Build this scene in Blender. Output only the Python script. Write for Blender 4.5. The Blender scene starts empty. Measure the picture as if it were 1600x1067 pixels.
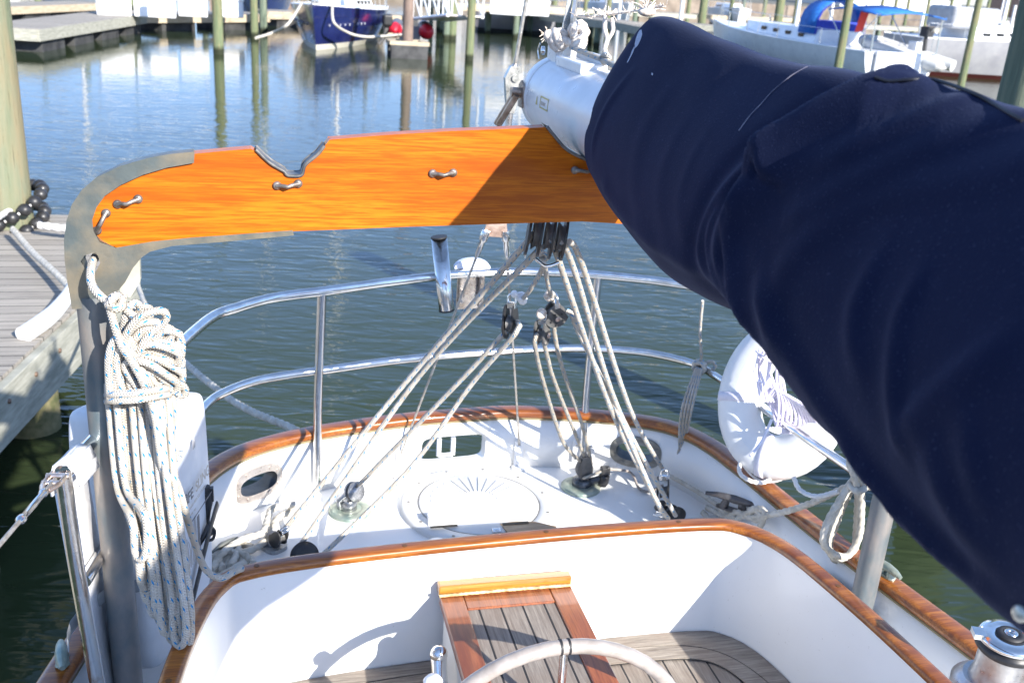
import bpy, bmesh, math, random
import numpy as np
from mathutils import Vector, Matrix
random.seed(7)
sc = bpy.context.scene
# ---------------------------------------------------------------- camera, sky, sun, exposure
# World frame: x across the moored yacht, y aft, z up, z = 0 at her aft deck, water at z = WZ.
F = 1560.0; H = 1.5; CU = -0.58; WZ = -1.4
ROLL = math.atan2(300, 4217); PITCH = math.atan(F / math.hypot(300, 4217)); YAW = math.radians(15)
cd = bpy.data.cameras.new('camera'); cam = bpy.data.objects.new('camera', cd)
sc.collection.objects.link(cam); sc.camera = cam
cd.sensor_width = 36; cd.lens = 36 * F / 1600; cd.clip_start = 0.02; cd.clip_end = 3000
cam.location = (CU, 0, H)
fwd = Vector((math.sin(YAW) * math.cos(PITCH), math.cos(YAW) * math.cos(PITCH), -math.sin(PITCH)))
right0 = Vector((math.cos(YAW), -math.sin(YAW), 0)); up0 = right0.cross(fwd)
def _ray(px, py):
    u, v = px - 800, py - 533.5
    s, c = math.sin(ROLL), math.cos(ROLL)
    a = u * c + v * s; b = -u * s + v * c
    return right0 * a - up0 * b + fwd * F
xr = (_ray(801, 533.5) - _ray(800, 533.5)).normalized(); yd = (_ray(800, 534.5) - _ray(800, 533.5)).normalized()
cam.rotation_euler = Matrix((xr, -yd, -fwd)).transposed().to_euler()
cd.dof.use_dof = True; cd.dof.focus_distance = 1.9; cd.dof.aperture_fstop = 8.0
SUN = Vector((0.48, -1.0, 0.57)).normalized()
w = bpy.data.worlds.new('World'); sc.world = w; w.use_nodes = True
nt = w.node_tree; bg = nt.nodes['Background']; sky = nt.nodes.new('ShaderNodeTexSky'); sky.sky_type = 'NISHITA'
sky.sun_disc = False; sky.sun_elevation = math.asin(SUN.z); sky.sun_rotation = math.atan2(SUN.x, SUN.y)
sky.air_density = 0.75; sky.dust_density = 0.1; sky.ozone_density = 2.0
tint = nt.nodes.new('ShaderNodeMix'); tint.data_type = 'RGBA'; tint.blend_type = 'MULTIPLY'; tint.inputs[0].default_value = 1
nt.links.new(sky.outputs[0], tint.inputs[6]); tint.inputs[7].default_value = (1.26, 1.15, 1.07, 1); 
tc_ = nt.nodes.new('ShaderNodeTexCoord'); sx_ = nt.nodes.new('ShaderNodeSeparateXYZ'); nt.links.new(tc_.outputs['Generated'], sx_.inputs[0])   # bluer, darker air towards the horizon
rp_ = nt.nodes.new('ShaderNodeValToRGB'); rp_.color_ramp.elements[0].position = 0.0; rp_.color_ramp.elements[0].color = (.29, .33, .44, 1)
rp_.color_ramp.elements[1].position = .55; rp_.color_ramp.elements[1].color = (1, 1, 1, 1); e_ = rp_.color_ramp.elements.new(.22); e_.color = (.47, .54, .69, 1)
nt.links.new(sx_.outputs[2], rp_.inputs[0]); t2_ = nt.nodes.new('ShaderNodeMix'); t2_.data_type = 'RGBA'; t2_.blend_type = 'MULTIPLY'; t2_.inputs[0].default_value = 1
nt.links.new(tint.outputs[2], t2_.inputs[6]); nt.links.new(rp_.outputs[0], t2_.inputs[7]); nt.links.new(t2_.outputs[2], bg.inputs[0]); bg.inputs[1].default_value = 0.15
sl = bpy.data.lights.new('sun', 'SUN'); so = bpy.data.objects.new('sun', sl); sc.collection.objects.link(so)
sl.energy = 3.9; sl.angle = math.radians(0.53); sl.color = (1, 0.95, 0.87)
so.rotation_euler = SUN.to_track_quat('Z', 'Y').to_euler(); so.location = (3, -6, 8)
sc.view_settings.view_transform = 'Standard'; sc.view_settings.look = 'None'
sc.view_settings.exposure = 1.5; sc.view_settings.gamma = 1; sc.view_settings.use_curve_mapping = False
# pixel of the photograph (1600 wide) -> point on a horizontal / transverse / lengthwise plane of the place
CAM = Vector((CU, 0, H))
def Z(px, py, z): r = _ray(px, py); return CAM + r * ((z - H) / r.z)
def V(px, py, v): r = _ray(px, py); return CAM + r * (v / r.y)
def U(px, py, u): r = _ray(px, py); return CAM + r * ((u - CU) / r.x)
def Vec(*a): return Vector(a)

# ---------------------------------------------------------------- materials
def mat(name, col=(.8, .8, .8), rough=.5, metal=0, coat=0, spec=.5, fn=None):
    m = bpy.data.materials.new(name); m.use_nodes = True
    n = m.node_tree.nodes; b = n['Principled BSDF']
    b.inputs['Base Color'].default_value = (*col, 1); b.inputs['Roughness'].default_value = rough
    b.inputs['Metallic'].default_value = metal; b.inputs['Coat Weight'].default_value = coat
    b.inputs['Specular IOR Level'].default_value = spec
    if fn: fn(m.node_tree, b)
    return m
def N(t, typ, **k):
    n = t.nodes.new(typ)
    for a, b in k.items():
        if a.startswith('_'): setattr(n, a[1:], b)
        else: n.inputs[a.replace('_', ' ')].default_value = b
    return n
def L(t, a, b): t.links.new(a, b)
def coord(t, scale=(1, 1, 1), rot=(0, 0, 0), out='Object'):
    c = N(t, 'ShaderNodeTexCoord'); m = N(t, 'ShaderNodeMapping'); m.inputs['Scale'].default_value = scale
    m.inputs['Rotation'].default_value = rot; L(t, c.outputs[out], m.inputs[0]); return m.outputs[0]
def noise(t, vec, scale=5, detail=4, rough=.55, dist=0):
    n = N(t, 'ShaderNodeTexNoise', Scale=scale, Detail=detail, Roughness=rough, Distortion=dist); L(t, vec, n.inputs['Vector']); return n.outputs[0]
def ramp(t, fac, stops):
    r = N(t, 'ShaderNodeValToRGB'); e = r.color_ramp.elements
    while len(e) < len(stops): e.new(.5)
    for i, (p, c) in enumerate(stops): e[i].position = p; e[i].color = (*c, 1) if len(c) == 3 else c
    L(t, fac, r.inputs[0]); return r.outputs[0]
def math_(t, op, a, b=None, c=None):
    n = N(t, 'ShaderNodeMath', _operation=op)
    for i, x in enumerate((a, b, c)):
        if x is None: continue
        if isinstance(x, (int, float)): n.inputs[i].default_value = x
        else: L(t, x, n.inputs[i])
    return n.outputs[0]
def mix(t, fac, a, b):
    n = N(t, 'ShaderNodeMix', _data_type='RGBA')
    if isinstance(fac, (int, float)): n.inputs[0].default_value = fac
    else: L(t, fac, n.inputs[0])
    for i, x in ((6, a), (7, b)):
        if isinstance(x, tuple): n.inputs[i].default_value = (*x, 1)
        else: L(t, x, n.inputs[i])
    return n.outputs[2]
def bump(t, b, h, strength=.3, dist=.01, inp='Normal'):
    n = N(t, 'ShaderNodeBump', Strength=strength, Distance=dist); L(t, h, n.inputs['Height']); L(t, n.outputs[0], b.inputs[inp])
def mottled(name, c0, c1, scale=8, rough=(.4, .6), metal=0, coat=0, bmp=.1, stretch=(1, 1, 1), lo=.35, hi=.65, spec=.5, bd=.004):
    def f(t, b):
        v = coord(t, stretch); n = noise(t, v, scale, 6, .6)
        L(t, ramp(t, n, [(lo, c0), (hi, c1)]), b.inputs['Base Color'])
        r = ramp(t, noise(t, v, scale * 2.3, 4), [(.3, (rough[0],) * 3), (.7, (rough[1],) * 3)]); L(t, r, b.inputs['Roughness'])
        if bmp: bump(t, b, noise(t, v, scale * 4, 5), bmp, bd)
    return mat(name, c0, .5, metal, coat, spec, f)
def wood(name, c0, c1, c2, axis=0, rough=.25, coat=1.0, sc_=14, bm=.05, stretch=14):
    def f(t, b):
        s = [stretch, stretch, stretch]; s[axis] = 1
        v = coord(t, tuple(s)); n = noise(t, v, sc_ / stretch * 2.2, 8, .65, .3)
        s2 = [60, 60, 60]; s2[axis] = 3; fine = noise(t, coord(t, tuple(s2)), 5, 3, .6)
        big = noise(t, coord(t, (3, 3, 3)), 1.3, 2)
        c = ramp(t, n, [(.36, c0), (.5, c1), (.64, c2)])
        c = mix(t, ramp(t, fine, [(.42, (.0,) * 3), (.62, (.75,) * 3)]), c, c0)
        c = mix(t, ramp(t, big, [(.35, (0, 0, 0)), (.7, (.35,) * 3)]), c, c0)
        L(t, c, b.inputs['Base Color']); b.inputs['Coat Roughness'].default_value = .09
        bump(t, b, fine, bm, .002)
    return mat(name, c1, rough, 0, coat, .5, f)
def gelcoat_f(t, b):
    v = coord(t); n = noise(t, v, 3, 6, .6); sp = noise(t, v, 90, 3, .7)
    c = ramp(t, n, [(.3, (.76, .755, .74)), (.7, (.80, .80, .79))])
    c = mix(t, ramp(t, sp, [(.68, (0, 0, 0)), (.76, (.6,) * 3)]), c, (.42, .40, .35))
    L(t, c, b.inputs['Base Color']); bump(t, b, noise(t, v, 8, 3), .12, .004)
GEL = mat('gelcoat', (.8, .8, .78), .32, 0, .25, .5, gelcoat_f)
BOARD = wood('varnished_board', (.31, .062, .003), (.55, .145, .005), (.66, .205, .009), 0, .4, .15, bm=.08); BOARD.node_tree.nodes['Principled BSDF'].inputs['Specular IOR Level'].default_value = .2
CAPW = wood('varnished_rail', (.15, .038, .006), (.33, .105, .012), (.45, .165, .020), 0, .35, .45)
BOXW = wood('varnished_seat_frame', (.16, .04, .012), (.30, .085, .025), (.38, .12, .035), 1, .4, .6)
def teak_f(axis, pitch, plank_axis, off=0.0):
    def f(t, b):
        s = [40, 40, 40]; s[axis] = 2.5
        g = noise(t, coord(t, tuple(s)), 4, 8, .7); k = noise(t, coord(t, (6, 6, 6)), 2, 3)
        c = ramp(t, g, [(.3, (.12, .10, .085)), (.55, (.27, .235, .20)), (.75, (.40, .36, .31))])
        c = mix(t, ramp(t, k, [(.4, (0, 0, 0)), (.65, (.45,) * 3)]), c, (.20, .15, .12))
        hgt = g
        if pitch:
            cc = N(t, 'ShaderNodeTexCoord'); sx = N(t, 'ShaderNodeSeparateXYZ'); L(t, cc.outputs['Object'], sx.inputs[0])
            p = math_(t, 'DIVIDE', math_(t, 'ADD', sx.outputs[plank_axis], 10 + off), pitch)
            idx = math_(t, 'FLOOR', p); wn = N(t, 'ShaderNodeTexWhiteNoise', _noise_dimensions='1D'); L(t, idx, wn.inputs['W'])
            c = mix(t, math_(t, 'MULTIPLY', wn.outputs[0], .45), c, (.17, .14, .12))
            d = math_(t, 'ABSOLUTE', math_(t, 'SUBTRACT', math_(t, 'FRACT', p), .5))
            seam = math_(t, 'GREATER_THAN', d, .5 - .0022 / pitch)
            c = mix(t, seam, c, (.025, .025, .027)); hgt = math_(t, 'SUBTRACT', g, seam)
        L(t, c, b.inputs['Base Color']); bump(t, b, hgt, .35, .003)
    return f
TEAK = mat('weathered_teak', (.3, .26, .22), .75, 0, 0, .3, teak_f(1, .05, 0, .013))
TEAKB = mat('weathered_teak_margin', (.3, .26, .22), .75, 0, 0, .3, teak_f(0, None, 0))
TEAKX = mat('weathered_teak_box', (.3, .26, .22), .75, 0, 0, .3, teak_f(1, .047, 0, .02))
CAULK = mat('black_caulk', (.02, .02, .022), .6)
GALV = mottled('weathered_bronze_tube', (.11, .15, .17), (.29, .25, .22), 11, (.35, .55), .35, 0, .15, (1, 1, .5))
BRONZE = mottled('green_bronze_casting', (.10, .12, .12), (.24, .20, .14), 11, (.35, .6), .5, 0, .2)
BRZ2 = mottled('pale_bronze_plate', (.20, .27, .24), (.42, .44, .36), 22, (.3, .5), .45, 0, .1)
STEEL = mottled('polished_steel', (.62, .61, .60), (.78, .78, .77), 30, (.08, .22), 1, 0, .03)
STEELR = mottled('tarnished_steel', (.35, .28, .22), (.62, .58, .55), 30, (.2, .4), .9, 0, .1)
WIRE = mottled('steel_wire', (.32, .29, .25), (.55, .53, .50), 60, (.3, .5), .7, 0, .1)
PLATE = mottled('coppery_plate', (.40, .26, .20), (.58, .45, .38), 25, (.25, .45), .7)
BLACK = mottled('black_plastic', (.012, .012, .014), (.035, .034, .034), 20, (.3, .5), 0, 0, .05)
GREYP = mottled('worn_grey_plastic', (.06, .06, .06), (.13, .125, .12), 30, (.4, .6), 0, 0, .1)
WHITEP = mottled('white_paint', (.70, .71, .73), (.80, .80, .80), 9, (.25, .45), 0, .2, .04, lo=.3, hi=.6)
BUOYM = mottled('white_vinyl', (.66, .67, .68), (.78, .78, .77), 7, (.35, .5), 0, 0, .08)
BAGM = mottled('white_vinyl_cloth', (.66, .66, .68), (.80, .79, .79), 6, (.4, .6), 0, 0, .25, bd=.01)
GOLD = mat('gold_print', (.45, .38, .12), .4)
INK = mat('grey_ink', (.16, .15, .15), .6); INKB = mat('faded_tan_ink', (.50, .43, .36), .6)
WEB = mottled('pale_webbing', (.62, .60, .68), (.72, .70, .76), 60, (.7, .9), 0, 0, .2)
RED = mat('red_paint', (.55, .03, .03), .5)
def rope_f(base, dirt, fleck, dens=1.0):
    def f(t, b):
        cc = N(t, 'ShaderNodeTexCoord'); s = N(t, 'ShaderNodeSeparateXYZ'); L(t, cc.outputs['UV'], s.inputs[0])
        u, v = s.outputs[0], s.outputs[1]
        c = ramp(t, noise(t, coord(t), 25, 4), [(.35, base), (.68, dirt)])
        h1 = math_(t, 'SINE', math_(t, 'MULTIPLY', math_(t, 'ADD', math_(t, 'MULTIPLY', u, 10), math_(t, 'MULTIPLY', v, 420)), 6.283 * .5))
        h2 = math_(t, 'SINE', math_(t, 'MULTIPLY', math_(t, 'SUBTRACT', math_(t, 'MULTIPLY', u, 10), math_(t, 'MULTIPLY', v, 420)), 6.283 * .5))
        h = math_(t, 'ADD', math_(t, 'MULTIPLY', h1, .5), math_(t, 'MULTIPLY', h2, .5))
        c = mix(t, math_(t, 'GREATER_THAN', h, .55), c, tuple(x * .75 for x in base))
        if fleck:
            a = math_(t, 'LESS_THAN', math_(t, 'FRACT', math_(t, 'ADD', math_(t, 'MULTIPLY', v, 36 * dens), math_(t, 'MULTIPLY', u, 2))), .20)
            d = math_(t, 'LESS_THAN', math_(t, 'FRACT', math_(t, 'ADD', math_(t, 'MULTIPLY', u, 4), math_(t, 'MULTIPLY', v, 9 * dens))), .34)
            c = mix(t, math_(t, 'MULTIPLY', a, d), c, fleck)
        L(t, c, b.inputs['Base Color']); bump(t, b, h, .9, .0016)
    return f
ROPE = mat('flecked_braid', (.6, .55, .48), .8, 0, 0, .2, rope_f((.66, .61, .54), (.46, .41, .34), (.03, .25, .50)))
ROPEO = mat('old_flecked_braid', (.5, .45, .38), .85, 0, 0, .2, rope_f((.54, .49, .41), (.38, .33, .27), (.08, .22, .36), .7))
ROPET = mat('tan_line', (.5, .4, .25), .85, 0, 0, .2, rope_f((.60, .52, .40), (.48, .38, .24), None))
ROPEB = mat('speckled_thin_line', (.5, .45, .4), .85, 0, 0, .2, rope_f((.58, .53, .47), (.42, .36, .32), (.25, .10, .12), 1.5))
LAID = mottled('laid_rope', (.58, .55, .49), (.40, .37, .31), 30, (.75, .95), 0, 0, .4, spec=.2)
LAIDW = mottled('white_laid_rope', (.74, .73, .72), (.60, .58, .56), 30, (.7, .9), 0, 0, .3, spec=.2)
WLINE = mottled('white_floating_line', (.74, .70, .80), (.62, .58, .68), 30, (.5, .7), 0, 0, .3, spec=.3)
FRAY = mottled('frayed_cord', (.75, .70, .64), (.5, .4, .32), 80, (.8, .9), 0, 0, .2)

# ---------------------------------------------------------------- mesh builder
def smooth_path(pts, ds, closed=False):
    pts = [Vector(p) for p in pts]; n = len(pts); out = []
    if n == 2: 
        k = max(1, int((pts[1] - pts[0]).length / ds)); return [pts[0].lerp(pts[1], i / k) for i in range(k + 1)]
    rng = range(n if closed else n - 1)
    for i in rng:
        if closed: p0, p1, p2, p3 = pts[i - 1], pts[i], pts[(i + 1) % n], pts[(i + 2) % n]
        else: p0, p1, p2, p3 = pts[max(i - 1, 0)], pts[i], pts[i + 1], pts[min(i + 2, n - 1)]
        k = max(1, int((p2 - p1).length / ds))
        for j in range(k):
            t = j / k
            out.append(.5 * ((2 * p1) + (p2 - p0) * t + (2 * p0 - 5 * p1 + 4 * p2 - p3) * t * t + (3 * p1 - p0 - 3 * p2 + p3) * t ** 3))
    if not closed: out.append(pts[-1])
    return out
class B:
    def __init__(s): s.v = []; s.f = []; s.uv = []; s.sm = []
    def add(s, vs, fs, smooth=True, uvs=None):
        o = len(s.v); s.v += [tuple(x) for x in vs]
        for i, f in enumerate(fs):
            s.f.append([o + k for k in f]); s.sm.append(smooth)
            s.uv.append([uvs[k] for k in f] if uvs else [(0, 0)] * len(f))
        return s
    def box(s, c, size, M=None):
        c = Vector(c); x, y, z = [k / 2 for k in size]
        vs = [Vector((a * x, b * y, d * z)) for a in (-1, 1) for b in (-1, 1) for d in (-1, 1)]
        if M: vs = [M @ k for k in vs]
        return s.add([c + k for k in vs], [(0, 1, 3, 2), (4, 6, 7, 5), (0, 4, 5, 1), (2, 3, 7, 6), (0, 2, 6, 4), (1, 5, 7, 3)], False)
    def tube(s, pts, r, n=10, closed=False, ds=None, laid=0, caps=True, flat=1, sm=True, up=None):
        r0 = r if not isinstance(r, (list, tuple)) else max(r)
        if sm: P = smooth_path(pts, ds or (r0 * .45 if laid else max(r0 * 1.5, .004)), closed)
        else: P = [Vector(p) for p in pts]
        m = len(P); 
        if m < 2: return s
        if closed: T = [(P[(i + 1) % m] - P[i - 1]).normalized() for i in range(m)]
        else: T = [(P[min(i + 1, m - 1)] - P[max(i - 1, 0)]).normalized() for i in range(m)]
        nrm = Vector(up) if up else (Vector((0, 0, 1)) if abs(T[0].z) < .9 else Vector((1, 0, 0)))
        nrm = (nrm - T[0] * nrm.dot(T[0])).normalized(); vs = []; uvs = []; le = 0; frames = []
        for i in range(m):
            if i: le += (P[i] - P[i - 1]).length
            nrm = (nrm - T[i] * nrm.dot(T[i]))
            if nrm.length < 1e-6: nrm = Vector((1, 0, 0)).cross(T[i])
            nrm.normalize(); b = T[i].cross(nrm)
            rr = r if not isinstance(r, (list, tuple)) else np.interp(i / (m - 1), np.linspace(0, 1, len(r)), r)
            for k in range(n + 1):
                a = 2 * math.pi * k / n; q = rr
                if laid: q = rr * (.74 + .30 * abs(math.cos(1.5 * (a - 2 * math.pi * le / (r0 * laid)))) ** .7)
                vs.append(P[i] + nrm * math.cos(a) * q + b * math.sin(a) * q * flat); uvs.append((k / n, le))
        fs = []; w_ = n + 1
        for i in range(m - (0 if closed else 1)):
            j = (i + 1) % m
            for k in range(n): fs.append((i * w_ + k, i * w_ + k + 1, j * w_ + k + 1, j * w_ + k))
        s.add(vs, fs, True, uvs)
        if caps and not closed:
            s.add([vs[k] for k in range(n)], [tuple(range(n))[::-1]], False, [(.25, 0)] * n); s.add([vs[(m - 1) * w_ + k] for k in range(n)], [tuple(range(n))], False, [(.25, 0)] * n)
        return s
    def cyl(s, a, b, r, r2=None, n=24): return s.tube([a, b], [r, r if r2 is None else r2], n, sm=False)
    def lathe(s, prof, o=(0, 0, 0), ax=(0, 0, 1), n=32, caps=True):
        ax = Vector(ax).normalized(); x = ax.orthogonal().normalized(); y = ax.cross(x); o = Vector(o); vs = []
        for (r, h) in prof:
            for k in range(n): a = 2 * math.pi * k / n; vs.append(o + ax * h + (x * math.cos(a) + y * math.sin(a)) * r)
        fs = [(i * n + k, i * n + (k + 1) % n, (i + 1) * n + (k + 1) % n, (i + 1) * n + k) for i in range(len(prof) - 1) for k in range(n)]
        s.add(vs, fs, True)
        if caps:
            if prof[0][0] > 1e-5: s.add(vs[:n], [tuple(range(n))[::-1]], False)
            if prof[-1][0] > 1e-5: s.add(vs[-n:], [tuple(range(n))], False)
        return s
    def ball(s, c, r, n=16, M=None):
        r = (r, r, r) if isinstance(r, (int, float)) else r; vs = []; c = Vector(c)
        for i in range(n // 2 + 1):
            p = math.pi * i / (n // 2)
            for k in range(n):
                a = 2 * math.pi * k / n; q = Vector((r[0] * math.sin(p) * math.cos(a), r[1] * math.sin(p) * math.sin(a), r[2] * math.cos(p)))
                vs.append(c + (M @ q if M else q))
        return s.add(vs, [(i * n + k, (i + 1) * n + k, (i + 1) * n + (k + 1) % n, i * n + (k + 1) % n) for i in range(n // 2) for k in range(n)], True)
    def prism(s, poly, o, ax, ay, t, smooth=False):
        o = Vector(o); ax = Vector(ax); ay = Vector(ay); az = ax.cross(ay).normalized() * t; n = len(poly)
        a = [o + ax * p[0] + ay * p[1] for p in poly]; b = [k + az for k in a]
        s.add(a + b, [tuple(range(n))[::-1], tuple(range(n, 2 * n))], False)
        return s.add(a + b, [(i, (i + 1) % n, n + (i + 1) % n, n + i) for i in range(n)], smooth)
    def strip(s, A, Bl, smooth=True, closed=False):
        n = len(A); m = n if closed else n - 1
        return s.add(list(A) + list(Bl), [(i, (i + 1) % n, n + (i + 1) % n, n + i) for i in range(m)], smooth)
    def band(s, path, wid, z0, z1, rnd=0, closed=False):
        """a rail of rounded rectangular section that follows a plan path"""
        n = len(path); L_, pr = [], []
        k = 12; sec = []
        for i in range(k):
            a = 2 * math.pi * (i + .5) / k; e = .55
            cx = math.copysign(abs(math.cos(a)) ** e, math.cos(a)); cz = math.copysign(abs(math.sin(a)) ** e, math.sin(a)); sec.append((cx * wid / 2, (z0 + z1) / 2 + cz * (z1 - z0) / 2))
        vs = []
        for i, p in enumerate(path):
            if closed: d = path[(i + 1) % n] - path[i - 1]
            else: d = path[min(i + 1, n - 1)] - path[max(i - 1, 0)]
            d = Vector((d.x, d.y, 0)).normalized(); nr = Vector((d.y, -d.x, 0))
            vs += [Vector((p.x, p.y, p.z)) + nr * a + Vector((0, 0, b)) for a, b in sec]
        fs = [(i * k + j, i * k + (j + 1) % k, ((i + 1) % n) * k + (j + 1) % k, ((i + 1) % n) * k + j) for i in range(n if closed else n - 1) for j in range(k)]
        s.add(vs, fs, True)
        if not closed: s.add(vs[:k], [tuple(range(k))[::-1]], False); s.add(vs[-k:], [tuple(range(k))], False)
        return s
    def build(s, name, m, parent=None, bevel=0, origin=None):
        me = bpy.data.meshes.new(name); o = Vector(origin) if origin else Vector((0, 0, 0))
        me.from_pydata([tuple(Vector(v) - o) for v in s.v], [], s.f)
        uv = me.uv_layers.new(name='UVMap'); flat_ = [c for f in s.uv for p in f for c in p]
        if len(flat_) == 2 * len(me.loops): uv.data.foreach_set('uv', flat_)
        me.polygons.foreach_set('use_smooth', s.sm)
        me.materials.append(m); me.update()
        bm = bmesh.new(); bm.from_mesh(me); bmesh.ops.recalc_face_normals(bm, faces=bm.faces); bm.to_mesh(me); bm.free()
        ob = bpy.data.objects.new(name, me); sc.collection.objects.link(ob)
        if parent is not None:
            ob.parent = parent; po = Vector((0, 0, 0)); q = parent
            while q: po += Vector(q.location); q = q.parent
            ob.location = o - po
        else: ob.location = o
        if bevel:
            md = ob.modifiers.new('bevel', 'BEVEL'); md.width = bevel; md.segments = 3; md.limit_method = 'ANGLE'; md.angle_limit = math.radians(40)
        return ob
def tag(o, label=None, cat=None, group=None, kind=None):
    if label: o['label'] = label
    if cat: o['category'] = cat
    if group: o['group'] = group
    if kind: o['kind'] = kind
    return o
def thing(name, label, cat, loc=(0, 0, 0), group=None):
    o = bpy.data.objects.new(name, None); sc.collection.objects.link(o); o.location = loc; o.empty_display_size = .1
    return tag(o, label, cat, group)
def single(b, name, m, label, cat, group=None, bevel=0):
    c = sum((Vector(v) for v in b.v), Vector()) / len(b.v); zmin = min(v[2] for v in b.v)
    return tag(b.build(name, m, None, bevel, origin=(c.x, c.y, zmin)), label, cat, group)
def struct(b, name, m): return tag(b.build(name, m), kind='structure')
def text(name, body, size, M, m, parent, extrude=.0006, bold=0):
    c = bpy.data.curves.new(name, 'FONT'); c.body = body; c.size = size; c.extrude = extrude; c.align_x = 'LEFT'; c.offset = bold
    o = bpy.data.objects.new('t', c); sc.collection.objects.link(o); dg = bpy.context.evaluated_depsgraph_get()
    me = bpy.data.meshes.new_from_object(o.evaluated_get(dg)); bpy.data.objects.remove(o)
    me.transform(M); me.materials.clear(); me.materials.append(m)
    r = bpy.data.objects.new(name, me); sc.collection.objects.link(r); r.parent = parent
    po = Vector((0, 0, 0)); q = parent
    while q: po += Vector(q.location); q = q.parent
    r.location = -po; return r
def offset(path, d):
    out = []; n = len(path)
    for i, p in enumerate(path):
        t = path[min(i + 1, n - 1)] - path[max(i - 1, 0)]; t = Vector((t.x, t.y, 0)).normalized(); out.append(p + Vector((-t.y, t.x, 0)) * d)
    return out

# ================================================================ WATER AND SHORE
def water_f(t, b):
    v1 = coord(t, (1, 1, 1), (0, 0, math.radians(12)))
    m = N(t, 'ShaderNodeMapping'); m.inputs['Scale'].default_value = (.55, 1.5, 1); L(t, v1, m.inputs[0])
    a = noise(t, m.outputs[0], 4.6, 2, .5, .8); c = noise(t, m.outputs[0], 12, 1, .5, .5); d = noise(t, v1, .8, 2)
    sw = noise(t, coord(t, (.16, .16, 1)), 1, 2)
    h = math_(t, 'ADD', math_(t, 'MULTIPLY', a, 1.0), math_(t, 'ADD', math_(t, 'MULTIPLY', c, .16), math_(t, 'MULTIPLY', d, 1.3)))
    cc = N(t, 'ShaderNodeTexCoord'); vl = N(t, 'ShaderNodeVectorMath', _operation='LENGTH'); L(t, cc.outputs['Object'], vl.inputs[0])
    fall = N(t, 'ShaderNodeMapRange'); L(t, vl.outputs['Value'], fall.inputs[0]); fall.inputs[1].default_value = 3; fall.inputs[2].default_value = 22
    fall.inputs[3].default_value = 1.0; fall.inputs[4].default_value = .20
    k = math_(t, 'MULTIPLY', h, math_(t, 'MULTIPLY', fall.outputs[0], math_(t, 'ADD', .1, math_(t, 'MULTIPLY', sw, 1.7))))
    n = N(t, 'ShaderNodeBump', Strength=1.0, Distance=.020); L(t, k, n.inputs['Height']); L(t, n.outputs[0], b.inputs['Normal'])
WATER = mat('harbour_water', (.028, .040, .018), .035, 0, 0, .34, water_f)
WATER.node_tree.nodes['Principled BSDF'].inputs['IOR'].default_value = 1.33
bb = B(); s_ = 400
bb.add([(-s_, -s_, WZ), (s_, -s_, WZ), (s_, s_, WZ), (-s_, s_, WZ)], [(0, 1, 2, 3)], False); struct(bb, 'water', WATER)
# ================================================================ THE YACHT (hull, deck, cockpit)
yacht = thing('sailing_yacht', 'white double ended sailing yacht in the foreground with varnished teak rails and cockpit', 'sailboat', (0, 2.0, 0))
capc = [(-1.22, -1.6), (-1.15, .2), (-1.05, 1.2), (-.985, 1.60), (-.915, 1.90), (-.835, 2.20), (-.745, 2.45), (-.66, 2.585), (-.549, 2.663), (-.401, 2.721), (-.144, 2.779), (.06, 2.80), (.187, 2.803), (.39, 2.768),
        (.583, 2.70), (.68, 2.63), (.735, 2.52), (.765, 2.381), (.806, 2.08), (.858, 1.768), (.91, 1.50), (.98, 1.1), (1.08, .2), (1.15, -1.6)]
capp = smooth_path([Vec(x, y, 0) for x, y in capc], .03)
def wall_hit(px, py, z):   # point of the bulwark's inner face under a pixel, height chosen by hand
    p = Z(px, py, z); q = min(capp, key=lambda c: (c.xy - p.xy).length); return q
inner = offset(capp, -.012); outer = offset(capp, .03)
b = B(); zb, zt = -.03, .172
n_ = len(capp)
A0 = [p + Vec(0, 0, zb) for p in inner]; A1 = [p + Vec(0, 0, zt) for p in inner]; O1 = [p + Vec(0, 0, zt) for p in outer]; O0 = [p + Vec(0, 0, zb) for p in outer]
vs = A0 + A1 + O1 + O0; fs = []
for k in range(4):
    for i in range(n_ - 1): fs.append((k * n_ + i, k * n_ + i + 1, ((k + 1) % 4) * n_ + i + 1, ((k + 1) % 4) * n_ + i))
fs += [(0, n_, 2 * n_, 3 * n_), (n_ - 1, 4 * n_ - 1, 3 * n_ - 1, 2 * n_ - 1)]
b.add(vs, fs, True); bul = b.build('bulwark', GEL, yacht)
def frame_at(p):
    i = min(range(n_), key=lambda k: (capp[k].xy - p.xy).length); t = (capp[min(i + 2, n_ - 1)] - capp[max(i - 2, 0)]).normalized()
    return capp[i], t, Vec(-t.y, t.x, 0)
def oval(hw, hh, n=28, e=.5):
    return [(math.copysign(abs(math.cos(a)) ** e, math.cos(a)) * hw, math.copysign(abs(math.sin(a)) ** e, math.sin(a)) * hh) for a in [2 * math.pi * i / n for i in range(n)]]
openings = []
for (px, py, z, hw, hh, e) in ((714, 698, .075, .105, .048, .35), (417, 752, .085, .066, .034, .75), (1004, 701, .085, .066, .034, .75)):
    p, t, nr = frame_at(V(px, py, 2.8 if px > 600 else 2.6) if px != 1004 else V(px, py, 2.70)); openings.append((p, t, nr, z, hw, hh, e))
for (p, t, nr, z, hw, hh, e) in openings:
    cb = B(); cb.prism(oval(hw, hh, 36, e), p - nr * .12 + Vec(0, 0, z), t, Vec(0, 0, 1), -.3)
    co = cb.build('cutter', GEL); md = bul.modifiers.new('hole', 'BOOLEAN'); md.operation = 'DIFFERENCE'; md.object = co; md.solver = 'EXACT'
    dg = bpy.context.evaluated_depsgraph_get(); nm = bpy.data.meshes.new_from_object(bul.evaluated_get(dg)); bul.modifiers.clear(); bul.data = nm; bpy.data.objects.remove(co)
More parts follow.
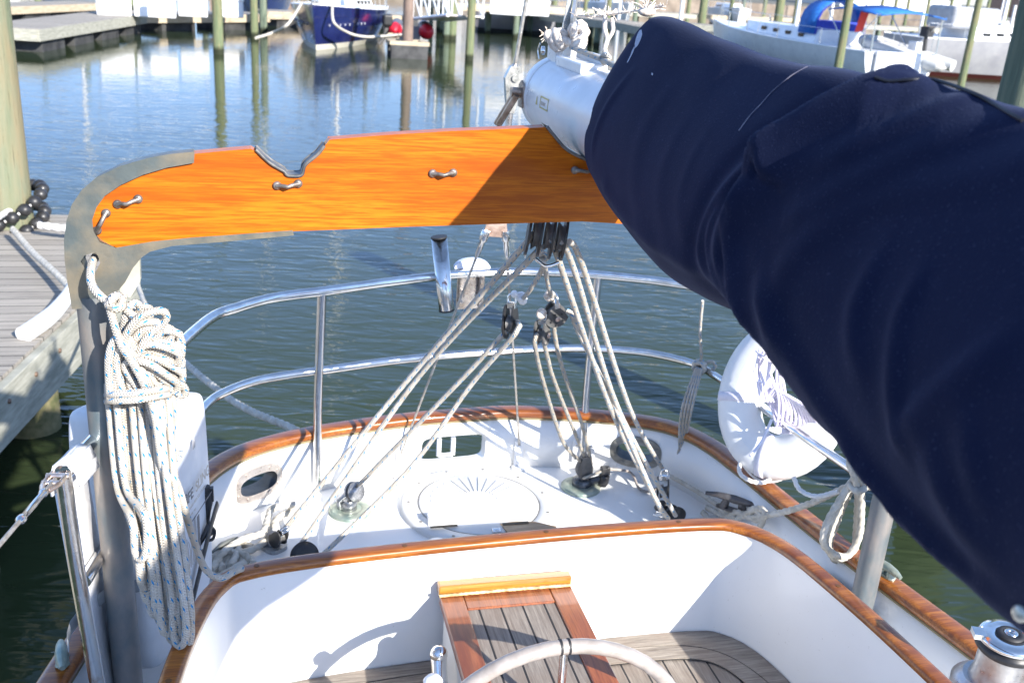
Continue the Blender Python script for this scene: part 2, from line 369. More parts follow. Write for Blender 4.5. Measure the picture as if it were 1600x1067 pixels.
# outer hull below the bulwark
lev = [(zb, 1.0, 0), (-.35, .985, -.01), (-.75, .93, -.04), (-1.1, .83, -.1), (-1.4, .70, -.2), (-1.8, .5, -.4)]
b = B(); vs = []
for z, f, _ in lev: vs += [Vec(p.x * f, (p.y - .2) * (.3 + .7 * f) + .2, z) for p in outer]
b.add(vs, [(k * n_ + i, k * n_ + i + 1, (k + 1) * n_ + i + 1, (k + 1) * n_ + i) for k in range(len(lev) - 1) for i in range(n_ - 1)]); b.build('hull', GEL, yacht)
# cockpit coaming path
coac = [(-.86, -1.5), (-.82, .3), (-.785, 1.0), (-.752, 1.38), (-.716, 1.60), (-.672, 1.725), (-.60, 1.775), (-.34, 1.807), (.088, 1.828), (.39, 1.826), (.475, 1.80), (.532, 1.72), (.567, 1.56), (.602, 1.25), (.65, .5), (.70, -1.5)]
coa = smooth_path([Vec(x, y, 0) for x, y in coac], .025)
def resamp(path, n):
    d = [0]
    for i in range(1, len(path)): d.append(d[-1] + (path[i] - path[i - 1]).length)
    t = np.linspace(0, d[-1], n); X = [np.interp(t, d, [p[k] for p in path]) for k in range(3)]
    return [Vec(X[0][i], X[1][i], X[2][i]) for i in range(n)]
NR = 160
b = B(); di = resamp(offset(capp, -.01), NR); do = resamp(offset(coa, .02), NR)
b.strip(di, do, True); b.build('deck', GEL, yacht)
b = B(); b.strip([p + Vec(0, 0, -.02) for p in offset(coa, .014)], [p + Vec(0, 0, .334) for p in offset(coa, .014)])
b.strip([p + Vec(0, 0, .334) for p in offset(coa, -.014)], [p + Vec(0, 0, .05) for p in offset(coa, -.016)]); b.build('cockpit_coaming', GEL, yacht)
b = B(); b.band([p + Vec(0, 0, .343) for p in coa], .037, -.010, .010); cc_ = b.build('coaming_rail', CAPW, yacht)
b = B(); b.band([p + Vec(0, 0, .187) for p in offset(capp, .008)], .056, -.014, .014); capr = b.build('bulwark_rail', CAPW, yacht)
b = B(); ck = offset(capp, .008)
b.tube([p + Vec(0, 0, .172) for p in offset(capp, -.014)][::3], .004, 6); b.build('rail_bedding', mat('dirty_sealant', (.22, .18, .10), .8), yacht)
b = B()
for f in (.385, .43, .47, .51, .55, .60, .65):   # wooden plugs along the coaming rail
    p = coa[int(f * len(coa))]; b.lathe([(.0055, 0), (.0055, .0012)], p + Vec(0, 0, .3527), n=12)
b.build('screw_plug', mat('dark_plug', (.12, .05, .015), .5), yacht); bpy.data.objects['screw_plug']['kind'] = 'stuff'
# seats, footwell
well = smooth_path([Vec(x, y, 0) for x, y in [(-.40, -1.5), (-.39, .8), (-.37, 1.36), (-.33, 1.43), (-.2, 1.46), (.05, 1.46), (.17, 1.43), (.21, 1.36), (.22, .8), (.22, -1.5)]], .03)
wi = resamp(offset(coa, -.012), NR); ww = resamp(well, NR)
b = B(); b.strip([p + Vec(0, 0, .06) for p in wi], [p + Vec(0, 0, .06) for p in ww], False); b.build('teak_seat', TEAK, yacht)
base = offset(coa, -.016)
def relax(P, k=45):
    P = [p.copy() for p in P]
    for _ in range(k): P = [P[0]] + [(P[i - 1] + 2 * P[i] + P[i + 1]) / 4 for i in range(1, len(P) - 1)] + [P[-1]]
    return P
b = B(); b.strip([p + Vec(0, 0, .0625) for p in base], [p + Vec(0, 0, .0625) for p in relax(offset(base, -.094))]); b.build('caulking', CAULK, yacht)
for a_, c_ in ((-.003, -.040), (-.0435, -.0905)):
    b = B(); x0, x1 = (offset(base, a_) if a_ > -.01 else relax(offset(base, a_))), relax(offset(base, c_))
    b.strip([p + Vec(0, 0, .065) for p in x0], [p + Vec(0, 0, .065) for p in x1]); b.strip([p + Vec(0, 0, .065) for p in x1], [p + Vec(0, 0, .061) for p in x1])
    b.build('margin_plank', TEAKB, yacht)
b = B(); b.strip([p + Vec(0, 0, .0595) for p in well], [p + Vec(0, 0, -.42) for p in well]); 
b.strip([p + Vec(0, 0, -.42) for p in ww[:NR // 2]], [p + Vec(0, 0, -.42) for p in ww[::-1][:NR // 2]]); b.build('footwell', GEL, yacht)
# helm seat box
hx0, hx1, hy0, hy1, hz = -.225, .066, 1.22, 1.772, .25
hs = B(); hs.box(((hx0 + hx1) / 2, (hy0 + hy1) / 2, .145), (hx1 - hx0 - .02, hy1 - hy0 - .02, .168)); hsb = hs.build('helm_seat', GEL, yacht)
b = B(); fw = .050
b.box((hx0 + fw / 2, (hy0 + hy1) / 2, hz - .011), (fw, hy1 - hy0, .022)); b.box((hx1 - fw / 2, (hy0 + hy1) / 2, hz - .011), (fw, hy1 - hy0, .022))
b.box(((hx0 + hx1) / 2, hy1 - .028, hz - .0115), (hx1 - hx0 - 2 * fw, .056, .021)); b.box(((hx0 + hx1) / 2, 1.30, hz - .0115), (hx1 - hx0 - 2 * fw, .06, .021))
b.build('seat_frame', BOXW, hsb, .003)
b = B(); b.box(((hx0 + hx1) / 2, (1.33 + hy1 - .056) / 2, hz - .013), (hx1 - hx0 - 2 * fw - .001, hy1 - .056 - 1.33, .016)); b.build('teak_panel', TEAKX, hsb)
b = B(); b.box(((hx0 + hx1) / 2, hy1 + .010, hz + .008), (hx1 - hx0 + .004, .026, .026)); b.build('seat_lip', wood('pale_varnished_lip', (.30, .13, .02), (.50, .24, .04), (.60, .33, .07), 0, .3, 1), hsb, .004)
b = B(); b.tube([(hx0 - .002, hy1 - .010, hz + .004), ((hx0 + hx1) / 2, hy1 - .0098, hz + .005), (hx1 + .002, hy1 - .010, hz + .004)], .0035, 8, laid=10, ds=.003); b.build('lip_beading', mottled('flaking_varnish', (.75, .62, .32), (.35, .20, .08), 60), hsb)
# steering wheel
wc = Vec(-.079, 1.37, .148); wr = .257; whl = thing('steering_wheel', None, None); whl.parent = yacht; whl.location = wc - yacht.location
b = B(); b.tube([wc + Vec(math.cos(a), 0, math.sin(a)) * wr for a in [2 * math.pi * k / 48 for k in range(48)]], .0135, 14, closed=True, up=(0, 1, 0))
bpy.data.objects.remove(whl); whl = b.build('steering_wheel', mottled('silvered_wood_rim', (.24, .21, .185), (.38, .34, .31), 18, (.25, .5), 0, .5), yacht, origin=wc)
for k in range(6):
    a = math.pi / 2 + k * math.pi / 3; d = Vec(math.cos(a), 0, math.sin(a)); b = B(); b.cyl(wc + d * .03 + Vec(0, -.01, 0), wc + d * (wr - .01), .0075, n=12); b.build('spoke', STEEL, whl)
    b = B()
    for s in (-1, 1):
        tg = Vec(-math.sin(a), 0, math.cos(a)); q = wc + d * wr + tg * s * .0075; b.lathe([(.0146, -.0018), (.0146, .0018)], q, tg, 18)
    if k == 0: b.build('tape_band', CAULK, whl)
b = B(); b.lathe([(.035, -.02), (.038, 0), (.025, .02)], wc + Vec(0, -.012, 0), (0, 1, 0)); b.build('wheel_hub', STEEL, whl)
b = B(); b.lathe([(.09, -.42), (.07, -.40), (.06, .05), (.065, .12), (.075, .16), (.06, .20), (0, .215)], (-.079, 1.24, 0)); ped = b.build('steering_pedestal', WHITEP, yacht)
b = B(); p = V(686, 1016, 1.62); b.tube([Vec(p.x - .004, 1.50, -.42), Vec(p.x - .002, 1.52, .0), Vec(p.x, 1.62, p.z - .012)], .0165, 16); b.ball(Vec(p.x, 1.62, p.z - .008), .0182, 18); b.build('pedestal_guard', STEEL, yacht)
p = V(677, 1062, 1.42); b = B(); b.lathe([(.008, -.12), (.008, -.01), (.016, -.006), (.018, .006), (.012, .014), (0, .017)], p + Vec(0, 0, -.008)); b.build('throttle_knob', WHITEP, yacht)
# round deck hatch
hc = Vec(.036, 2.548, 0); HR = .232
b = B(); b.lathe([(HR, -.01), (HR, .010), (HR - .006, .016), (HR - .047, .018), (HR - .050, .014)], hc, n=96); HATM = mottled('moulded_hatch_plastic', (.60, .60, .59), (.66, .66, .65), 12, (.4, .55), 0, 0, .1); hat = b.build('round_hatch', HATM, yacht, origin=hc)
b = B(); b.lathe([(HR - .0515, .0), (HR - .0515, .0155), (HR - .058, .0185), (.16, .0187), (.156, .0205), (.0, .0215)], hc, n=96)
for k in range(15):
    a = math.pi * (k + .5) / 15; d = Vec(math.cos(a), math.sin(a), 0); M = Matrix.Rotation(a, 3, 'Z')
    b.box(hc + d * .100 + Vec(0, 0, .0215), (.085, .0042, .0075), M)
lid = b.build('hatch_lid', HATM, hat)
b = B(); b.tube([hc + Vec(math.cos(a), math.sin(a), .0168 / 1) * 1 * 1 if 0 else hc + Vec(math.cos(a) * (HR - .0508), math.sin(a) * (HR - .0508), .0168) for a in [2 * math.pi * k / 64 for k in range(64)]], .0008, 6, closed=True); b.build('lid_joint', mat('dirty_joint', (.24, .22, .19), .8), hat)
hl, hr_ = Z(668, 812, .03), Z(824, 800, .03); hd = (hr_ - hl).normalized(); mid = (hl + hr_) / 2; hn = Vec(-hd.y, hd.x, 0)
Mh = Matrix((hd, hn, Vec(0, 0, 1))).transposed()
b = B(); b.box(mid + Vec(0, 0, .0), ((hr_ - hl).length, .028, .030), Mh); hb = b.build('lid_handle', WHITEP, hat, .003)
b = B()
for i in range(8):
    for s in (-1, 1): b.box(mid + hd * (s * (.028 + i * .0115)) + Vec(0, 0, .0154), (.0062, .011 if i % 3 else .007, .0012), Mh)
b.build('embossed_mark', WHITEP, hb)
for (x0, x1, yy) in ((672, 715, 823), (785, 826, 818)):
    p0, p1 = Z(x0, yy, .0235), Z(x1, yy - 2, .0235); b = B(); b.box((p0 + p1) / 2, ((p1 - p0).length, .011, .0012), Mh); b.build('finger_recess_shade', mat('painted_recess_shade', (.07, .06, .045), .8), hat, .0004)  # thin dark slips on the lid paint the shade inside the finger recesses
SCRM = mat('screw_grey', (.18, .17, .15), .4)
for k in range(11):
    a = 2 * math.pi * k / 11 + .16; b = B(); b.lathe([(.0045, 0), (.0045, .0006)], hc + Vec(math.cos(a) * (HR - .024), math.sin(a) * (HR - .024), .0178), n=10); b.build('flange_screw', SCRM, hat)
p = Z(683, 850, .02); b = B(); b.lathe([(.034, -.02), (.034, -.004), (.026, .006), (.010, .011), (0, .012)], p); b.build('vent_cap', WHITEP, yacht)
p = Z(775, 834, .01); b = B(); b.prism(oval(.036, .020, 24, .6), p + Vec(0, 0, -.008), Vec(1, 0, 0), Vec(0, 1, 0), .012); lt = b.build('hatch_latch', mottled('latch_grey', (.35, .36, .40), (.5, .5, .53), 30), yacht, .002)
b = B(); b.box(p + Vec(.002, 0, .009), (.026, .020, .010)); b.lathe([(.005, .014), (.005, .016)], p + Vec(.002, 0, 0)); b.build('latch_tongue', STEEL, lt, .001)
pl = [Z(795, 828, .012), Z(850, 822, .012), Z(868, 833, .012), Z(800, 845, .012)]
b = B(); arc = [Z(x, y, 0) for x, y in ((780, 828), (805, 824), (835, 825), (868, 832), (872, 842), (800, 850))]
b.prism([(q.x, q.y) for q in arc], (0, 0, .0), Vec(1, 0, 0), Vec(0, 1, 0), .022); b.build('teak_chock', wood('dull_varnished_chock', (.30, .19, .10), (.42, .29, .17), (.50, .36, .22), 0, .5, .2), yacht, .003)
# hawse frames
for j, (p, t, nr, z, hw, hh, e) in enumerate(openings[1:]):
    b = B(); so_, si = oval(hw + .018, hh + .020, 40, e), oval(hw - .004, hh - .004, 40, e); o_ = p - nr * .0135 + Vec(0, 0, z)
    P0 = [o_ + t * x + Vec(0, 0, y) for x, y in so_]; P1 = [q - nr * .007 for q in [o_ + t * x * .985 + Vec(0, 0, y * .985) for x, y in so_]]; P2 = [o_ - nr * .009 + t * x + Vec(0, 0, y) for x, y in si]; P3 = [o_ + nr * .05 + t * x + Vec(0, 0, y) for x, y in si]
    b.strip(P0, P1, True, True); b.strip(P1, P2, True, True); bt2 = B(); bt2.strip(P2, P3, True, True); bt2.build('hawse_throat', mottled('painted_throat_shade', (.02, .025, .03), (.05, .055, .06), 20), yacht)  # sleeve coloured dark to paint the shade inside the opening
    for a in (.5, 1.0, 2.1, 2.65, 3.6, 4.2, 5.2, 5.8): b.lathe([(.006, 0), (.006, .003)], o_ - nr * .0085 + t * math.cos(a) * (hw + .009) + Vec(0, 0, math.sin(a) * (hh + .010)), -nr, 10)
    b.build('hawse_frame', mottled('pale_hawse_steel', (.45, .40, .37), (.62, .58, .54), 30, (.25, .4), .7) if j == 0 else mottled('dull_hawse_bronze', (.16, .16, .15), (.30, .30, .28), 30, (.3, .5), .6), yacht)
p, t, nr, z, hw, hh, e = openings[0]
b = B(); o_ = p + nr * .10 + Vec(0, 0, z)
for dx in (-.018, .030): b.tube([o_ + t * dx + Vec(0, 0, .02), o_ + t * dx + Vec(0, 0, -.03), o_ + t * dx + Vec(0, 0, -.075)], .0085, 12)
b.tube([o_ + t * -.018 + Vec(0, 0, -.075), o_ + t * .030 + Vec(0, 0, -.075)], .0075, 10)
b.build('boarding_ladder', WHITEP, yacht)
# long oval hawse on the right side deck
p = Z(1350, 930, .06); pf, tf, nf = frame_at(p)
b = B(); q = pf - nf * .045 + Vec(0, 0, .085); b.tube([q + tf * x + Vec(0, 0, y) for x, y in oval(.095, .040, 36, .75)], .011, 10, closed=True); b.build('hawse_ring', mottled('dark_bronze', (.06, .065, .07), (.17, .17, .17), 25, (.3, .5), .6), yacht)
b = B(); b.prism(oval(.088, .034, 30, .75), q + nf * .011, tf, Vec(0, 0, 1), .002); b.build('hawse_plate', mottled('worn_plate', (.55, .56, .58), (.68, .68, .68), 20), yacht)
# chainplates and cleats
for (px, py, u_) in ((622, 700, 0), (810, 708, 1)):
    p, t, nr = frame_at(V(px, py, 2.78)); b = B(); q = p - nr * .018; b.box(q + Vec(0, 0, .045), (.030, .006, .10), Matrix((t, nr, Vec(0, 0, 1))).transposed()); b.box(q + Vec(0, 0, .004) - nr * .012, (.042, .028, .008), Matrix((t, nr, Vec(0, 0, 1))).transposed())
    b.lathe([(.007, 0), (.007, .006)], q - nr * .003 + Vec(0, 0, .075), -nr, 12); b.lathe([(.006, 0), (.006, .005)], q - nr * .003 + Vec(0, 0, .02), -nr, 12); b.build('chainplate', WHITEP, yacht, .002)
def ZD(px, py, z, mg=.045):
    r = _ray(px, py).normalized(); p = Z(px, py, z)
    for i in range(200):
        c, t, nr = frame_at(p)
        if (p - c).xy.dot(nr.xy) < -mg: break
        p = p - r * .004
    return p
def cleat(name, c, d, ln, m, h=.022, r=.007):
    c = Vector(c); d = Vector(d).normalized(); b = B(); 
    b.tube([c - d * ln / 2 + Vec(0, 0, h * .85), c - d * ln * .3 + Vec(0, 0, h), c + Vec(0, 0, h * 1.02), c + d * ln * .3 + Vec(0, 0, h), c + d * ln / 2 + Vec(0, 0, h * .85)], [r * .55, r * 1.0, r * 1.25, r * 1.0, r * .55], 12)
    b.tube([c - d * ln * .17, c - d * ln * .12 + Vec(0, 0, h * .95)], [r * 1.4, r * .9], 10); b.tube([c + d * ln * .17, c + d * ln * .12 + Vec(0, 0, h * .95)], [r * 1.4, r * .9], 10)
    n_v = Vec(-d.y, d.x, 0); b.prism([(x * ln * .30, y * .012 + 0) for x, y in oval(1, 1, 20, .8)], c - Vec(0, 0, .002), d, n_v, .006)
    return b.build(name, m, yacht)
def onrail(px, py): p, t, nr = frame_at(Z(px, py, .2)); return p + nr * .008 + Vec(0, 0, .203)
cleat('fairlead', onrail(118, 1035), (-.1, .5, 0), .085, BRZ2, .016, .010)
cleat('fairlead', onrail(1402, 890), (.1, -.5, 0), .085, BRZ2, .02, .009)
pcl = ZD(1145, 797, .02); cleat('deck_cleat', pcl, (.5, -.45, 0), .17, mottled('dark_cleat', (.05, .045, .045), (.16, .15, .15), 30, (.3, .5), .5), .035, .010)
pcl2 = Z(352, 862, .02); cleat('deck_cleat', pcl2, (.5, .5, 0), .09, mottled('bronze_cleat', (.12, .13, .12), (.25, .25, .22), 30, (.3, .5), .6), .025, .006)
# ---------------------------------------------------------------- boom gallows (bronze castings, two posts, varnished board)
VG = 1.75
galo = bpy.data.objects.new('boom_gallows', None); sc.collection.objects.link(galo); galo.parent = yacht; galo.location = Vec(0, VG, 0) - yacht.location
PL, PR = -.860, .800
for x in (PL, PR):
    gal = B(); x1 = x + (.008 if x < 0 else 0); gal.cyl((x1, VG, -.02), (x, VG, .935), .0275, n=28); po = gal.build('post', GALV, galo)
    gal = B(); gal.lathe([(.05, 0), (.05, .008), (.034, .012), (.030, .05)], (x1, VG, 0), n=28); gal.build('foot_flange', GALV, po)
def vp(q, v=VG): p = V(q[0], q[1], v); return (p.x, p.z)
top_px = [(303, 238), (345, 234), (392, 230), (402, 236), (425, 256), (444, 268), (452, 273), (470, 272), (473, 262), (477, 256), (496, 240), (514, 216), (600, 209), (700, 203), (850, 197)]
notch_px = [(862, 212), (880, 232), (905, 246), (922, 252)]
bot_px = [(905, 343), (800, 346), (640, 351), (460, 358), (320, 369), (235, 378), (185, 383), (160, 375), (143, 355), (138, 330), (145, 310), (165, 290), (205, 268), (250, 252)]
poly = [vp(q) for q in top_px + notch_px]
bz = poly[-1][1]
poly += [(.03, 1.17), (.10, 1.165), (.155, 1.20), (.185, 1.262), (.40, 1.262), (.44, 1.235), (.47, 1.185), (.50, 1.182), (.53, 1.23), (.60, 1.235), (.70, 1.21), (.77, 1.14), (.775, 1.08), (.73, 1.045), (.40, 1.055)]
poly += [vp(q) for q in bot_px]
b = B(); b.prism(poly, (0, VG + .016, 0), Vec(1, 0, 0), Vec(0, 0, 1), .032)
for v in range(0): pass
bd = b.build('gallows_board', BOARD, galo, .0035)
# bronze leather edging in the notches
b = B()
for q in ([(400, 233), (413, 246), (425, 256), (444, 267), (449, 273), (470, 273), (474, 262), (478, 255), (496, 240), (506, 227)],):
    pts = [Vec(x, VG, z + .002) for x, z in [vp(k) for k in q]]; b.strip([p + Vec(0, .020, .0012) for p in pts], [p + Vec(0, -.0205, .0012) for p in pts]); b.tube([p + Vec(0, -.019, 0) for p in pts], .0028, 6); b.tube([p + Vec(0, .019, 0) for p in pts], .0028, 6)
LINM = mottled('dark_leather', (.05, .055, .06), (.17, .16, .15), 40); b.build('notch_lining', LINM, galo); b = B()
pts = [Vec(x, VG, z + .002) for x, z in poly[14:24]]; b.strip([p + Vec(0, .020, .0012) for p in pts], [p + Vec(0, -.0205, .0012) for p in pts]); b.tube([p + Vec(0, -.019, 0) for p in pts], .003, 6)
b.build('notch_lining', LINM, galo)
# end castings: a bronze elbow with an eye, hugging the board's end
def casting(sx):
    def pp(px, py, dx=0):
        x, z = vp((px, py)); 
        return (x, z) if sx < 0 else (-x + (PL + PR), z)
    outl = [(303, 236), (302, 249), (262, 256), (225, 267), (190, 283), (165, 300), (152, 318), (145, 338), (147, 356), (160, 371), (178, 381), (182, 384), (200, 381), (240, 374), (300, 368), (345, 365), (455, 357), (456, 361), (345, 371), (270, 377), (235, 386), (222, 395), (208, 412), (196, 434), (186, 446), (172, 454), (164, 474), (118, 474), (112, 440), (107, 400), (106, 370), (110, 340), (118, 316), (133, 294), (155, 275), (190, 258), (235, 245), (270, 239)]
    b = B(); b.prism([pp(*q) for q in outl], (0, VG + .023, 0), Vec(1, 0, 0), Vec(0, 0, 1), .046)
    return b
for sx in (-1, 1):
    b = casting(sx); c = b.build('gallows_casting', BRONZE, galo)
    cb = B(); hp = [(133, 392), (146, 388), (158, 392), (162, 405), (155, 420), (147, 430), (137, 425), (131, 408)]
    pts = [vp(q) if sx < 0 else (-vp(q)[0] + PL + PR, vp(q)[1]) for q in hp]; cb.prism(pts, (0, VG + .06, 0), Vec(1, 0, 0), Vec(0, 0, 1), .12); co = cb.build('cutter', GEL)
    md = c.modifiers.new('h', 'BOOLEAN'); md.operation = 'DIFFERENCE'; md.object = co; md.solver = 'EXACT'
    dg = bpy.context.evaluated_depsgraph_get(); nm = bpy.data.meshes.new_from_object(c.evaluated_get(dg)); c.modifiers.clear(); c.data = nm; bpy.data.objects.remove(co)
    md = c.modifiers.new('bevel', 'BEVEL'); md.width = .015; md.segments = 5; md.limit_method = 'ANGLE'; md.angle_limit = math.radians(50); md.harden_normals = True
    for pl in nm.polygons: pl.use_smooth = True
p = V(190, 425, VG); b = B(); b.prism([(-.012, .03), (.016, .045), (.03, .035), (.028, -.02), (.01, -.05), (-.005, -.045)], p + Vec(0, .03, 0), Vec(1, 0, 0), Vec(0, 0, 1), .02); b.build('casting_lug', mottled('pale_lug', (.42, .42, .36), (.55, .53, .45), 20, (.4, .6), .3), galo, .003)
# pad eyes on the board
def padeye(pa, pb_):
    a, c = [V(q[0], q[1], VG - .0165) for q in (pa, pb_)]; d = (c - a).normalized(); b = B()
    for q in (a, c): b.lathe([(.0074, 0), (.0074, .0025), (.0045, .005), (0, .0055)], q, (0, -1, 0), 16)
    m = (a + c) / 2; b.tube([a + Vec(0, -.003, 0), a.lerp(c, .25) + Vec(0, -.008, 0), m + Vec(0, -.015, -.001), a.lerp(c, .75) + Vec(0, -.008, 0), c + Vec(0, -.003, 0)], [.0045, .0036, .0034, .0036, .0045], 10)
    return b.build('pad_eye', mottled('padeye_bronze', (.12, .11, .10), (.30, .26, .23), 60, (.35, .55), .6), galo)
for q in (((184, 319), (216, 311)), ((166, 333), (152, 360)), ((433, 290), (466, 287)), ((676, 271), (708, 270)), ((898, 266), (930, 265))): padeye(*q)
b = B()
for q in ((606, 279), (402, 310), (806, 288), (520, 330)): b.lathe([(.001, 0), (.001, .0006)], V(q[0], q[1], VG - .0162), (0, -1, 0), 8)
# ---------------------------------------------------------------- pushpit
pp_ = B(); rr = .0135
up_px = [(292, 530), (325, 500), (370, 481), (430, 465), (515, 454), (600, 442), (700, 430), (800, 425), (870, 426), (935, 430), (1000, 436), (1040, 441)]
lo_px = [(325, 630), (355, 611), (400, 595), (455, 585), (515, 577), (610, 564), (700, 555), (780, 549), (850, 545), (930, 545), (1000, 550), (1050, 559), (1090, 571), (1125, 592), (1170, 620), (1250, 678), (1330, 732)]
U_ = [Z(x, y, .65) for x, y in up_px]; L_ = [Z(x, y, .40) for x, y in lo_px]
U_ = [Vec(-.905, 1.60, .672), Vec(-.865, 1.80, .66), Vec(-.80, 2.10, .655)] + U_[1:] + [Vec(.72, 2.62, .65), Vec(.775, 2.45, .65), Vec(.80, 2.1, .65), Vec(.830, 1.9, .645), Vec(.835, 1.72, .64)]
L_ = [Vec(-.90, 1.66, .42), Vec(-.84, 2.0, .41), Vec(-.77, 2.30, .40)] + L_ + [Vec(.845, 1.80, .40)]
pp_.tube(U_, rr, 16); pp_.tube(L_, rr * .9, 16)
pu = pp_.build('pushpit', STEEL, yacht)
def near(path, q): return min(smooth_path(path, .01), key=lambda p: (p.xy - Vector(q).xy).length)
for (bp, tp) in (((514, 725), (513, 460)), ((908, 697), (935, 432))):
    t_ = near(U_, Z(tp[0], tp[1], .65)); l_ = near(L_, t_); p, t, nr = frame_at(t_); bs = p - nr * .035 + Vec(0, 0, .06 if bp[0] > 600 else .02)
    b = B(); b.tube([bs, Vec(l_.x, l_.y, .40).lerp(bs, .35), t_ - Vec(0, 0, .006)], .0125, 14)
    if bp[0] > 600: 
        M = Matrix((t, nr, Vec(0, 0, 1))).transposed(); b2 = B(); b2.box(bs + nr * .012 + Vec(0, 0, .01), (.072, .008, .075), M); pd = b2.build('stanchion_pad', WHITEP, yacht, .008)
        for sx in (-1, 1):
            for sz in (-1, 1): b3 = B(); b3.lathe([(.006, 0), (.006, .002), (.003, .004)], bs + nr * .008 + t * sx * .024 + Vec(0, 0, .01 + sz * .024), -nr, 12); b3.build('bolt', STEEL, pd)
    b.build('stanchion', STEEL, pu)
for (x0, y0, x1, y1) in ((-.905, 1.60, -.872, 1.62),):
    b = B(); b.tube([Vec(x0, y0, .672 if x0 < 0 else .6), Vec(x0 * .99, y0, .45), Vec(x1, y1, .02)], .0135, 14); b.build('stanchion', mottled('rust_flecked_steel', (.45, .30, .20), (.72, .70, .68), 18, (.12, .3), 1, lo=.28, hi=.42), pu)
# rod holder and outboard bracket
a, c = V(686, 370, 2.755), V(698, 485, 2.745); ax = (c - a).normalized(); b = B(); ln = (c - a).length
b.lathe([(.0, .012), (.0205, .006), (.0225, 0), (.0225, ln - .004), (.0205, ln), (.0, ln - .003)], a, ax, 28); rh = b.build('rod_holder', STEEL, pu)
b = B(); b.lathe([(.0235, 0), (.0235, .004)], a + ax * -.001, ax, 28); b.build('rod_holder_rim', CAULK, rh); b = B(); b.lathe([(.0235, 0), (.0235, .004)], a + ax * (ln - .003), ax, 28); b.build('rod_holder_rim', CAULK, rh)
b = B(); ob = V(738, 430, 2.80); M = Matrix.Rotation(math.radians(8), 3, 'Z')
b.box(ob + Vec(0, .015, -.045), (.085, .010, .13), M); b.box(ob + Vec(-.03, .0, -.045), (.016, .012, .11), M); b.box(ob + Vec(.03, .0, -.045), (.016, .012, .11), M)
for k in range(3):
    for s in (-1, 1): b.lathe([(.004, 0), (.004, .004)], ob + Vec(s * .03, -.007, -.01 - k * .035), (0, -1, 0), 10)
obk = b.build('motor_bracket', STEELR, pu, .002)
b = B(); b.prism([(.055 * math.cos(a_), .03 * math.sin(a_)) for a_ in [math.pi * k / 12 for k in range(13)]], ob + Vec(0, .02, .02), Vec(1, 0, 0), Vec(0, 0, 1), .02); b.build('bracket_pad', mottled('blue_grey_pad', (.55, .60, .72), (.62, .66, .76), 9), obk, .003)
# ---------------------------------------------------------------- turning blocks bolted to the deck
def deck_base(px, py, r, name='turning_base'):
    c = Z(px, py, .0); b = B(); b.lathe([(r, -.002), (r, .006), (r - .004, .010), (r * .6, .013), (r * .55, .010)], c, n=40); return c, b.build(name, BRZ2, yacht, origin=c)
cL, dbL = deck_base(547, 799, .062)
b = B(); ax = (Vec(.75, .35, .35)).normalized(); q = cL + Vec(-.004, .0, .030); b.lathe([(.020, -.02), (.024, -.012), (.024, .012), (.02, .02)], q - Vec(0, 0, .008), (0, 0, 1), 20); b.tube([q + Vec(-.025, -.01, -.012), q + Vec(-.03, -.012, .015), q + Vec(-.012, -.008, .028)], .008, 10); b.build('swivel', mottled('dull_chrome', (.25, .27, .29), (.5, .5, .5), 40, (.15, .3), .9), dbL)
b = B(); sc_c = V(553, 768, cL.y) ; sa = Vec(-.62, -.25, .74).normalized()
sa = Vec(.55, -.75, .35).normalized()
for k in (-1, 1): b.lathe([(.0, 0), (.022, .001), (.030, .004), (.030, .007), (.0, .008)], sc_c + sa * (k * .010 - .004), sa, 26)
b.build('sheave_cheek', mottled('sheave_grey', (.22, .23, .25), (.42, .42, .43), 40, (.15, .35), .7), dbL)
b = B(); b.lathe([(.026, -.006), (.018, 0), (.026, .006)], sc_c, sa, 24); b.build('sheave', GREYP, dbL)
cR, dbR = deck_base(907, 762, .062)
b = B(); b.lathe([(.030, .008), (.030, .028), (.018, .032), (.010, .034), (.010, .045)], cR + Vec(.004, .004, 0), n=24); b.build('swivel', mottled('dull_black_metal', (.05, .06, .07), (.16, .17, .18), 40, (.2, .4), .6), dbR)
rb = V(913, 733, cR.y + .004); b = B(); b.prism([(x * .026, y * .03) for x, y in oval(1, 1, 24, .9)], rb + Vec(0, .011, 0), Vec(1, 0, 0), Vec(0, 0, 1), .022)
b.prism([(-.012, -.03), (.012, -.03), (.016, .034), (.010, .048), (-.010, .048), (-.016, .034)], rb + Vec(0, .014, 0), Vec(1, 0, 0), Vec(0, 0, 1), .028); b.lathe([(.022, -.012), (.016, 0), (.022, .012)], rb + Vec(0, 0, .012), (0, 1, 0), 20)
b.build('ratchet_block', GREYP, dbR, .004)
b = B(); a0 = cR + Vec(.025, .0, .018); a1 = V(944, 745, cR.y - .01); b.tube([a0, a0.lerp(a1, .5), a1], [.014, .011, .011], 12); b.build('cleat_arm', mottled('black_arm', (.03, .035, .045), (.10, .11, .13), 40, (.2, .4), .3), dbR)
b = B(); b.lathe([(.013, -.030), (.014, -.026), (.0175, -.022), (.0175, .004), (.014, .008)], a1, (.1, 0, 1), 20); b.box(a1 + Vec(.001, 0, .022), (.028, .022, .026)); b.ball(a1 + Vec(.008, -.004, .032), .008); b.build('cam_cleat', BLACK, dbR, .003)
